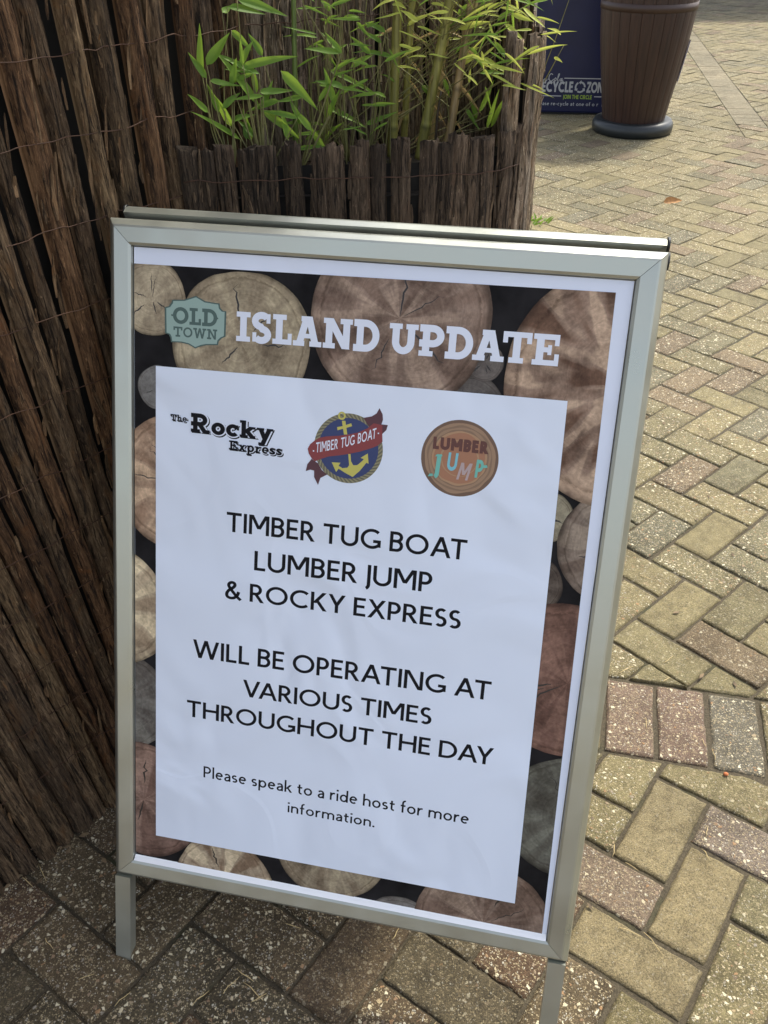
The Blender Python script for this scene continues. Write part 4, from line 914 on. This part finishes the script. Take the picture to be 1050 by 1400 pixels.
# ------------------------------------------------------------------ the notice
ZN = ZH + 0.0009
no = thing('paper_notice', 'white paper notice with black ride message, lying on the log end poster', 'notice', tuple(sg(0.34, 0.085, ZN)))
NQ = [(0.0688, 0.0821), (0.6169, 0.0826), (0.6061, 0.8011), (0.0662, 0.7972)]
mb = MB(); nu, nv = 30, 40; gg = []
for j in range(nv + 1):
    row = []
    for i_ in range(nu + 1):
        a, b_ = i_ / nu, j / nv; u = (NQ[0][0] * (1 - a) + NQ[1][0] * a) * (1 - b_) + (NQ[3][0] * (1 - a) + NQ[2][0] * a) * b_
        v = (NQ[0][1] * (1 - a) + NQ[1][1] * a) * (1 - b_) + (NQ[3][1] * (1 - a) + NQ[2][1] * a) * b_
        row.append(mb.vert(sg(u, v, ZN)))
    gg.append(row)
for A, B in zip(gg, gg[1:]):
    for i_ in range(nu): mb.face((A[i_], A[i_ + 1], B[i_ + 1], B[i_]), 0, True)
mb.build('paper_sheet', M['notice'], no)
ZT = ZN + 0.00008; WS = 0.150; mb = MB()
for txt, u0, u1, base, cap, sl in (('TIMBER TUG BOAT', .1706, .5008, .5808, .0277, .004), ('LUMBER JUMP', .2120, .4592, .5300, .0280, .006), ('& ROCKY EXPRESS', .1712, .5018, .4830, .0265, .007),
                                   ('WILL BE OPERATING AT', .1250, .5512, .3868, .0277, .006), ('VARIOUS TIMES', .2017, .4744, .3380, .0260, .005), ('THROUGHOUT THE DAY', .1165, .5634, .2920, .0262, .003)):
    put_text(mb, txt, sans, WS, u0, u1, base, cap, ZT, slope=sl, track=0.10, space=0.29)
mb.build('ride_message', M['ink'], no)
mb = MB(); put_text(mb, 'Please speak to a ride host for more', sans, 0.130, .1440, .5396, .1965, .0185, ZT, slope=-0.001, track=0.11, space=0.30)
put_text(mb, 'information.', sans, 0.130, .2757, .4058, .1635, .0168, ZT, slope=0.006, track=0.12); mb.build('host_message', M['ink'], no)
# railway logo: black slab letters with a white line and a black drop
lg = MB(); wl = MB(); bk2 = MB()
for txt, u0, u1, base, cap, w_ in (('The', .0880, .1112, .7266, .0084, .19), ('R', .1172, .1438, .7138, .0250, .23), ('ocky', .1462, .2315, .7140, .0225, .23), ('Express', .1716, .2455, .6952, .0125, .20)):
    put_text(bk2, txt, slabf, w_, u0 + .0011, u1 + .0011, base - .0013, cap, ZT, slope=-0.004, wx=w_ + .17, track=0.06)
    put_text(wl, txt, slabf, w_, u0, u1, base, cap, ZT + .00030, slope=-0.004, wx=w_ + .15, track=0.06)
    put_text(lg, txt, slabf, w_, u0, u1, base, cap, ZT + .00060, slope=-0.004, track=0.06)
lo = bk2.build('railway_logo', M['ink'], no); wl.build('letter_outline', M['white'], lo); lg.build('letter_face', M['ink'], lo)
# tug boat emblem
def disc(cx, cy, r, z, wav=0.0, n=64, seed=0): return [(cx + r * (1 + wav * noise.noise((math.cos(6.2832 * k / n) * 2.4, math.sin(6.2832 * k / n) * 2.4, seed))) * math.cos(6.2832 * k / n), cy + r * (1 + wav * noise.noise((math.cos(6.2832 * k / n) * 2.4, math.sin(6.2832 * k / n) * 2.4, seed))) * math.sin(6.2832 * k / n)) for k in range(n)]
TC = (334.8, 713.4)
em = flat(disc(*TC, 43.0, ZT), ZT, 'boat_emblem', M['navyprint'], no)
mb = MB(); n = 96
for k in range(n):
    a0_, a1_ = 6.28319 * k / n, 6.28319 * (k + 1) / n; tw_ = 0.07
    mb.poly([sg((TC[0] + r * math.cos(a)) / 1000, (TC[1] + r * math.sin(a)) / 1000, ZT + .00006) for r, a in ((40.0, a0_ - tw_), (46.0, a0_ + tw_), (46.0, a1_ + tw_), (40.0, a1_ - tw_))][::-1], mi=k % 2)
mb.build('rope_ring', [M['ropea'], M['ropeb']], em)
ANCHOR = [(335.3,706.3),(338.2,706.6),(339.6,697.0),(342.7,692.1),(348.0,692.7),(354.1,698.6),(356.5,701.7),(351.9,702.9),(361.2,709.7),(363.1,696.3),(360.1,697.2),(352.3,686.0),(343.0,676.4),(332.9,680.6),(323.4,685.4),(320.4,680.5),(313.7,692.9),(325.6,693.5),(323.2,689.3),(328.6,686.6),(335.1,688.0),(337.3,691.5),(336.6,696.7)]
an_ = flat(ANCHOR, ZT + .00012, 'anchor', M['gold'], em)
flat([(328.0,731.3),(332.5,731.8),(328.9,749.3),(324.3,748.9)], ZT + .00012, 'anchor_shank', M['gold'], em); flat([(318.3,740.0),(325.4,742.0),(336.8,746.9),(338.3,743.3),(329.4,739.8),(319.2,736.0)][::-1], ZT + .00018, 'anchor_bar', M['gold'], em)
mb = MB()
for q in stroke_polys(P_(arc(323.9, 755.4, 4.0, 4.2, 0, 360, 24)[:-1], True), 2.3): mb.poly([sg(x / 1000, y / 1000, ZT + .00024) for x, y in q])
mb.build('anchor_ring', M['gold'], em)
flat([(352.5,755.5),(363.2,758.4),(369.3,762.8),(372.7,770.0),(377.3,762.3),(378.2,755.5),(376.6,749.4),(385.0,749.4),(383.5,742.7),(378.2,736.8),(372.1,740.3),(361.6,743.0)], ZT + .00030, 'ribbon_tail', M['maroon'], em)
flat([(286.4,694.5),(280.8,686.7),(279.2,677.3),(285.1,679.9),(290.5,679.2),(290.9,670.6),(296.8,660.4),(299.6,670.3),(308.7,675.9),(301.1,681.0),(295.3,689.6)], ZT + .00030, 'ribbon_tail', M['maroon'], em)
flat([(288.8,718.9),(294.9,723.4),(304.0,726.3),(320.9,728.9),(333.8,731.9),(346.6,735.8),(359.1,742.8),(366.3,749.9),(378.0,748.5),(378.3,739.6),(379.5,727.0),(373.4,721.3),(365.9,717.3),(350.7,711.1),(335.3,706.3),(322.4,703.0),(309.3,700.3),(299.0,695.9),(291.2,691.8),(286.4,695.2),(282.1,701.3),(280.4,707.6),(283.4,713.8)], ZT + .00036, 'ribbon', M['red'], em)
mb = MB(); dvf = lambda u: 0.0032 * math.sin((u - 0.290) / 0.080 * math.pi) * -0.6 + 0.13 * (u - .29) ** 1 * 0
put_text(mb, 'TIMBER TUG BOAT', sans, 0.15, .2915, .3705, .7035, .0135, ZT + .00044, slope=0.345, track=0.14, space=0.45, dv=dvf)
for u, v in ((.2885, .7055), (.3735, .7375)): mb.poly([sg(u + a, v + b_, ZT + .0006) for a, b_ in ((-.0009, -.0009), (.0009, -.0009), (.0009, .0009), (-.0009, .0009))])
mb.build('ribbon_lettering', M['white'], em)
# lumber emblem
LC_ = (480.5, 715.7)
el = flat(disc(*LC_, 49.5, 0), ZT, 'lumber_emblem', M['ringa'], no)
for k, (r, mt) in enumerate(((45.5, 'ringb'), (42.0, 'ringc'), (40.0, 'ringb'), (37.0, 'ringc'), (35.2, 'ringd'), (32.8, 'ringe'), (24.0, 'ringd'), (22.5, 'ringe'))):
    flat(disc(*LC_, r, 0, 0.05, 72, k), ZT + .00006 * (k + 1), 'growth_ring', M[mt], el)
mb = MB(); put_text(mb, 'LUMBER', sans, 0.25, .4455, .5150, .7250, .0158, ZT + .0007, track=0.12, slope=0.003, wx=0.27); mb.build('log_lettering', M['logbrown'], el)
mb = MB()
for ch, u0, u1, b_, cap, mi, rt in (('J', .4505, .4560, .6935, .0240, 0, 0.0), ('U', .4650, .4775, .6990, .0235, 1, 0.0), ('M', .4785, .4930, .6885, .0225, 2, 0.0), ('P', .5015, .5110, .6935, .0235, 0, 0.0)):
    fz = (lambda u0_, b0_: (lambda u, v, z: sg(u + (v - b0_) * (0.22 if u0_ > .47 and u0_ < .49 else 0.06), v, z)))(u0, b_)
    put_text(mb, ch, sans, 0.20, u0, u1, b_, cap, ZT + .0007, f=fz, mi=mi)
def dash(u, v, du, dv_, mi): mb.poly([sg(u, v, ZT + .0009), sg(u + du, v + dv_ * .3, ZT + .0009), sg(u + du * .9, v + dv_, ZT + .0009), sg(u + du * .25, v + dv_ * .9, ZT + .0009)], mi=mi)
dash(.4420, .6885, .0065, .0042, 0); dash(.5085, .7065, .0085, .0045, 0); dash(.4492, .7155, .0095, .0035, 0)
mb.build('jump_lettering', [M['aqua'], M['cyan'], M['pinkgrey']], el)

# ------------------------------------------------------------------ barrel bin
BC = Vector((1.655, 6.30, 0))
bb = thing('barrel_bin', 'tall brown wooden barrel bin on a round black base', 'bin', tuple(BC))
prof = [(0.07, 0.197), (0.15, 0.209), (0.28, 0.230), (0.42, 0.252), (0.56, 0.272), (0.70, 0.286), (0.80, 0.290), (0.90, 0.286), (1.02, 0.270), (1.12, 0.248)]
mb = MB(); ns = 26; rb = random.Random(2)
for s_ in range(ns):
    g = rb.uniform(0.75, 1.25); g = 1 + (g - 1) * 0.5; c = (0.036 * g, 0.0155 * g, 0.0095 * g, 1); a0_, a1_ = 6.28319 * s_ / ns, 6.28319 * (s_ + 1) / ns; rows = []
    for z_, r in prof:
        row = []
        for f_, dr in ((0.0, -.004), (0.02, -.0005), (0.35, 0.001), (0.65, 0.001), (0.98, -.0005), (1.0, -.004)):
            a = a0_ + (a1_ - a0_) * f_; row.append(mb.vert(BC + Vector(((r + dr) * math.cos(a), (r + dr) * math.sin(a), z_)), c, (s_ * 0.7 + f_ * 0.07, z_)))
        rows.append(row)
    for A, B in zip(rows, rows[1:]):
        for j in range(5): mb.face((A[j], A[j + 1], B[j + 1], B[j]))
mb.build('staves', M['staves'], bb)
def lathe(name, prof_, mat, n=48):
    mb = MB(); rings = [[mb.vert(BC + Vector((r * math.cos(6.28319 * k / n), r * math.sin(6.28319 * k / n), z_))) for k in range(n)] for r, z_ in prof_]
    for A, B in zip(rings, rings[1:]):
        for k in range(n): mb.face((A[k], A[(k + 1) % n], B[(k + 1) % n], B[k]), 0, True)
    mb.face(rings[-1]); mb.face(rings[0][::-1]); return mb.build(name, mat, bb)
lathe('base_ring', [(0.245, 0.0), (0.257, 0.012), (0.260, 0.035), (0.257, 0.060), (0.245, 0.078), (0.225, 0.084), (0.19, 0.080)], M['rubber'])
for z_, r in ((0.735, 0.2895), (1.03, 0.2705)): lathe('hoop', [(r - .004, z_ - .022), (r + .003, z_ - .022), (r + .003, z_ + .022), (r - .004, z_ + .022)], M['hoop'])
lathe('lid', [(0.25, 1.118), (0.262, 1.125), (0.262, 1.15), (0.23, 1.20), (0.15, 1.24), (0.04, 1.255)], M['rubber'])
mb = MB(); a0_ = R(-24)
for j in range(8):
    for i_ in range(6):
        def q(i2, j2):
            a = a0_ + R(3.4) * i2; z_ = 0.30 + 0.03 * j2; r = 0.2335 + (z_ - 0.28) * 0.157 + 0.006; return BC + Vector((r * math.cos(a), r * math.sin(a), z_))
        mb.poly([q(i_, j), q(i_ + 1, j), q(i_ + 1, j + 1), q(i_, j + 1)], mi=0 if (j in (0, 7) or i_ in (0, 5) or (i_ + j) % 3) else 1)
M['sticker'] = simple('sticker_blue', (0.10, 0.11, 0.36), 0.4); mb.build('sticker', [M['sticker'], M['offwhite']], bb)

# ------------------------------------------------------------------ recycling bin behind it
RA = R(-9.0); rx = Vector((math.cos(RA), math.sin(RA), 0)); ry = Vector((-rx.y, rx.x, 0)); RO = Vector((1.050, 6.830, 0))
rcb = thing('recycling_bin', 'dark blue recycling bin with white lettering, half hidden behind the barrel', 'bin', tuple(RO + rx * 0.33))
RWd, RDp, RHt = 0.66, 0.46, 1.28
mb = MB(); mb.box(RO + Vector((0, 0, 0.012)), rx * RWd, ry * RDp, Vector((0, 0, RHt))); o = mb.build('body', M['navy'], rcb)
bv = o.modifiers.new('bevel', 'BEVEL'); bv.width = 0.012; bv.segments = 2
mb = MB(); mb.box(RO + rx * 0.02 + ry * 0.02, rx * (RWd - .04), ry * (RDp - .04), Vector((0, 0, 0.0115))); mb.build('plinth', M['dark'], rcb)
mb = MB(); mb.box(RO + rx * 0.12 - ry * 0.003 + Vector((0, 0, 1.02)), rx * 0.42, ry * 0.0028, Vector((0, 0, 0.13))); mb.build('slot', M['dark'], rcb)
def fr(u, v, z): return RO + rx * u + Vector((0, 0, v)) - ry * (0.002 + z)
mb = MB(); put_text(mb, 'RECYCLE', sans, 0.20, 0.0425, 0.290, 0.146, 0.068, 0, f=fr, track=0.07, wx=0.23, dz=.0003)
put_text(mb, 'ZONE', sans, 0.20, 0.384, 0.518, 0.146, 0.068, 0, f=fr, track=0.07, wx=0.23, dz=.0003)
for u0, u1, v in ((0.225, 0.535, 0.232), (0.045, 0.215, 0.118), (0.44, 0.535, 0.118)): mb.poly([fr(u0, v, 0), fr(u1, v, 0), fr(u1, v + .006, 0), fr(u0, v + .006, 0)])
put_text(mb, 'please re-cycle at one of our bins', sans, 0.14, 0.045, 0.535, 0.060, 0.024, 0, f=fr, track=0.13, space=.35, dz=.0003)
for a in (0, 120, 240):
    for q in stroke_polys(P_(arc(0.338, 0.180, .031, .031, a, a + 88, 10)), .011): mb.poly([fr(x, y, 0) for x, y in q])
    c = arc(0.338, 0.180, .031, .031, a + 84, a + 112, 1); p0_, p1_ = Vector(c[0]), Vector(c[1]); d_ = (p0_ - Vector((0.338, 0.180))).normalized() * .013
    mb.poly([fr(*(p0_ - d_), .0004), fr(*(p0_ + d_), .0004), fr(*p1_, .0004)])
# flowing script above the word mark
def scriptline(pts, wv):
    for q in stroke_polys(P_(smooth(pts, 6)), wv): mb.poly([fr(x, y, .0002) for x, y in q])
for pts in ([(.098, .292), (.082, .300), (.066, .280), (.070, .258), (.090, .256), (.104, .268)], [(.118, .276), (.108, .262), (.118, .256), (.126, .270), (.116, .277)], [(.142, .275), (.132, .264), (.140, .256), (.152, .264)], [(.168, .274), (.156, .264), (.163, .256), (.174, .272), (.172, .258), (.182, .262)],
            [(.186, .268), (.196, .270)], [(.226, .298), (.208, .303), (.196, .284), (.202, .262), (.220, .258), (.234, .270)], [(.248, .278), (.238, .264), (.248, .258), (.256, .272), (.246, .279)], [(.262, .262), (.278, .300), (.270, .300), (.266, .268), (.274, .260)], [(.296, .276), (.284, .266), (.291, .258), (.302, .274), (.300, .260), (.312, .266)]):
    scriptline([((x - .055) * .85, y - 0.042) for x, y in pts], .0050)
mb.build('lettering', M['offwhite'], rcb)
mb = MB(); put_text(mb, 'JOIN THE CIRCLE', sans, 0.18, 0.230, 0.425, 0.104, 0.026, 0, f=fr, track=0.1, space=.35, wx=.20, dz=.0003); mb.build('slogan_lettering', M['lime'], rcb)

# ------------------------------------------------------------------ post foot at the top edge, unseen shelter added to shade the far paving
sh = thing('added_shade_shelter', 'timber post foot at the far edge, with unseen shelter added to shade the paving', 'shelter', (5.5, 15, 0))
M['timber'] = simple('brown_timber', (0.09, 0.05, 0.03), 0.7, var=0.35, scale=14)
for x, y in ((3.55, 13.05), (7.9, 13.05), (3.55, 17.0), (7.9, 17.0)):
    mb = MB(); mb.box((x - .07, y - .07, -0.01), (.14, 0, 0), (0, .14, 0), (0, 0, 2.45)); mb.build('post', M['timber'], sh)
mb = MB(); mb.box((3.1, 12.6, 2.442), (5.3, 0, 0), (0, 4.9, 0), (0, 0, 0.10)); mb.build('shade_roof', M['timber'], sh)

# ------------------------------------------------------------------ dry straws in the joints
rq = random.Random(21)
sm_pts = [(-0.475, 0.735, 20), (-0.62, 0.90, -38), (-0.60, 0.918, -55), (-0.55, 0.79, -45), (-0.245, 0.72, 50), (-0.20, 0.70, 30), (-0.21, 0.71, -40), (-0.225, 0.735, -35), (-0.29, 0.70, 45), (-0.41, 0.70, 48), (0.012, 0.80, 60), (-0.155, 0.815, -20),
          (0.425, 0.918, -40), (0.40, 0.95, 70), (0.428, 0.78, -60), (0.395, 0.80, -25), (0.575, 0.985, 66), (0.56, 0.94, -70), (0.528, 1.24, 80), (0.64, 1.16, 85), (0.63, 1.19, 95), (0.52, 1.39, 30), (0.62, 1.42, 40), (0.64, 1.70, -35), (0.60, 1.36, 35)]
for k, (x, y, a) in enumerate(sm_pts):
    L_ = rq.uniform(0.02, 0.045); a = R(a); d_ = Vector((math.cos(a), math.sin(a), 0)) * L_ / 2; c = Vector((x, y, 0.0012))
    mb = MB(); mb.tube([c - d_, c - d_ * 0.3 + Vector((rq.uniform(-.002, .002), rq.uniform(-.002, .002), 0.0012)), c + d_ * 0.3 + Vector((0, 0, .001)), c + d_], [0.0005, 0.0007, 0.0006, 0.0003], 5)
    tag(mb.build('dry_straw', M['straw']), 'thin dry straw lying in a joint of the paving near the sign', 'straw', 'dry straws lying on the paving')
lt = MB()
for k in range(150):
    x, y = (rq.uniform(-0.75, 1.3), rq.uniform(0.5, 2.6)) if k > 50 else (a0.x + rq.uniform(0, 0.5) + 0.02, 0)
    if k <= 50:
        f = rq.random(); q = a0 + d0 * (f * 0.55 - 0.15) + Vector((d0.y, -d0.x)) * (0.02 + abs(rq.gauss(0, 0.05))); x, y = q.x, q.y
    an = rq.uniform(0, 6.28); L_ = rq.uniform(0.003, 0.011); wd = L_ * rq.uniform(0.15, 0.5); u_, v_ = Vector((math.cos(an), math.sin(an), 0)), Vector((-math.sin(an), math.cos(an), 0)); c = Vector((x, y, 0.0022))
    lt.poly([c - u_ * L_, c + v_ * wd + Vector((0, 0, .001)), c + u_ * L_ + Vector((0, 0, .0015)), c - v_ * wd])
M['litter'] = simple('bark_litter', (0.14, 0.095, 0.05), 0.8, var=0.7, scale=25)
tag(lt.build('bark_litter', M['litter']), 'crumbs of dry bark and leaf scattered over the paving', None, kind='stuff')
pb = MB(); pc = Vector((0.648, 1.110, 0.0)); rings = []
for k in range(6):
    t_ = math.pi * k / 5; rings.append([pb.vert(pc + Vector((0.0055 * math.sin(t_) * math.cos(1.0472 * j) * (1 + .2 * noise.noise((k, j, 1))), 0.0045 * math.sin(t_) * math.sin(1.0472 * j), 0.004 + 0.004 * math.cos(t_)))) for j in range(6)])
for A, B in zip(rings, rings[1:]):
    for j in range(6): pb.face((A[j], B[j], B[(j + 1) % 6], A[(j + 1) % 6]), 0, True)
M['orange'] = simple('orange_stone', (0.42, 0.13, 0.045), 0.7, var=0.3, scale=200)
tag(pb.build('pebble', M['orange']), 'small orange pebble lying in a paving joint right of the sign', 'stone')
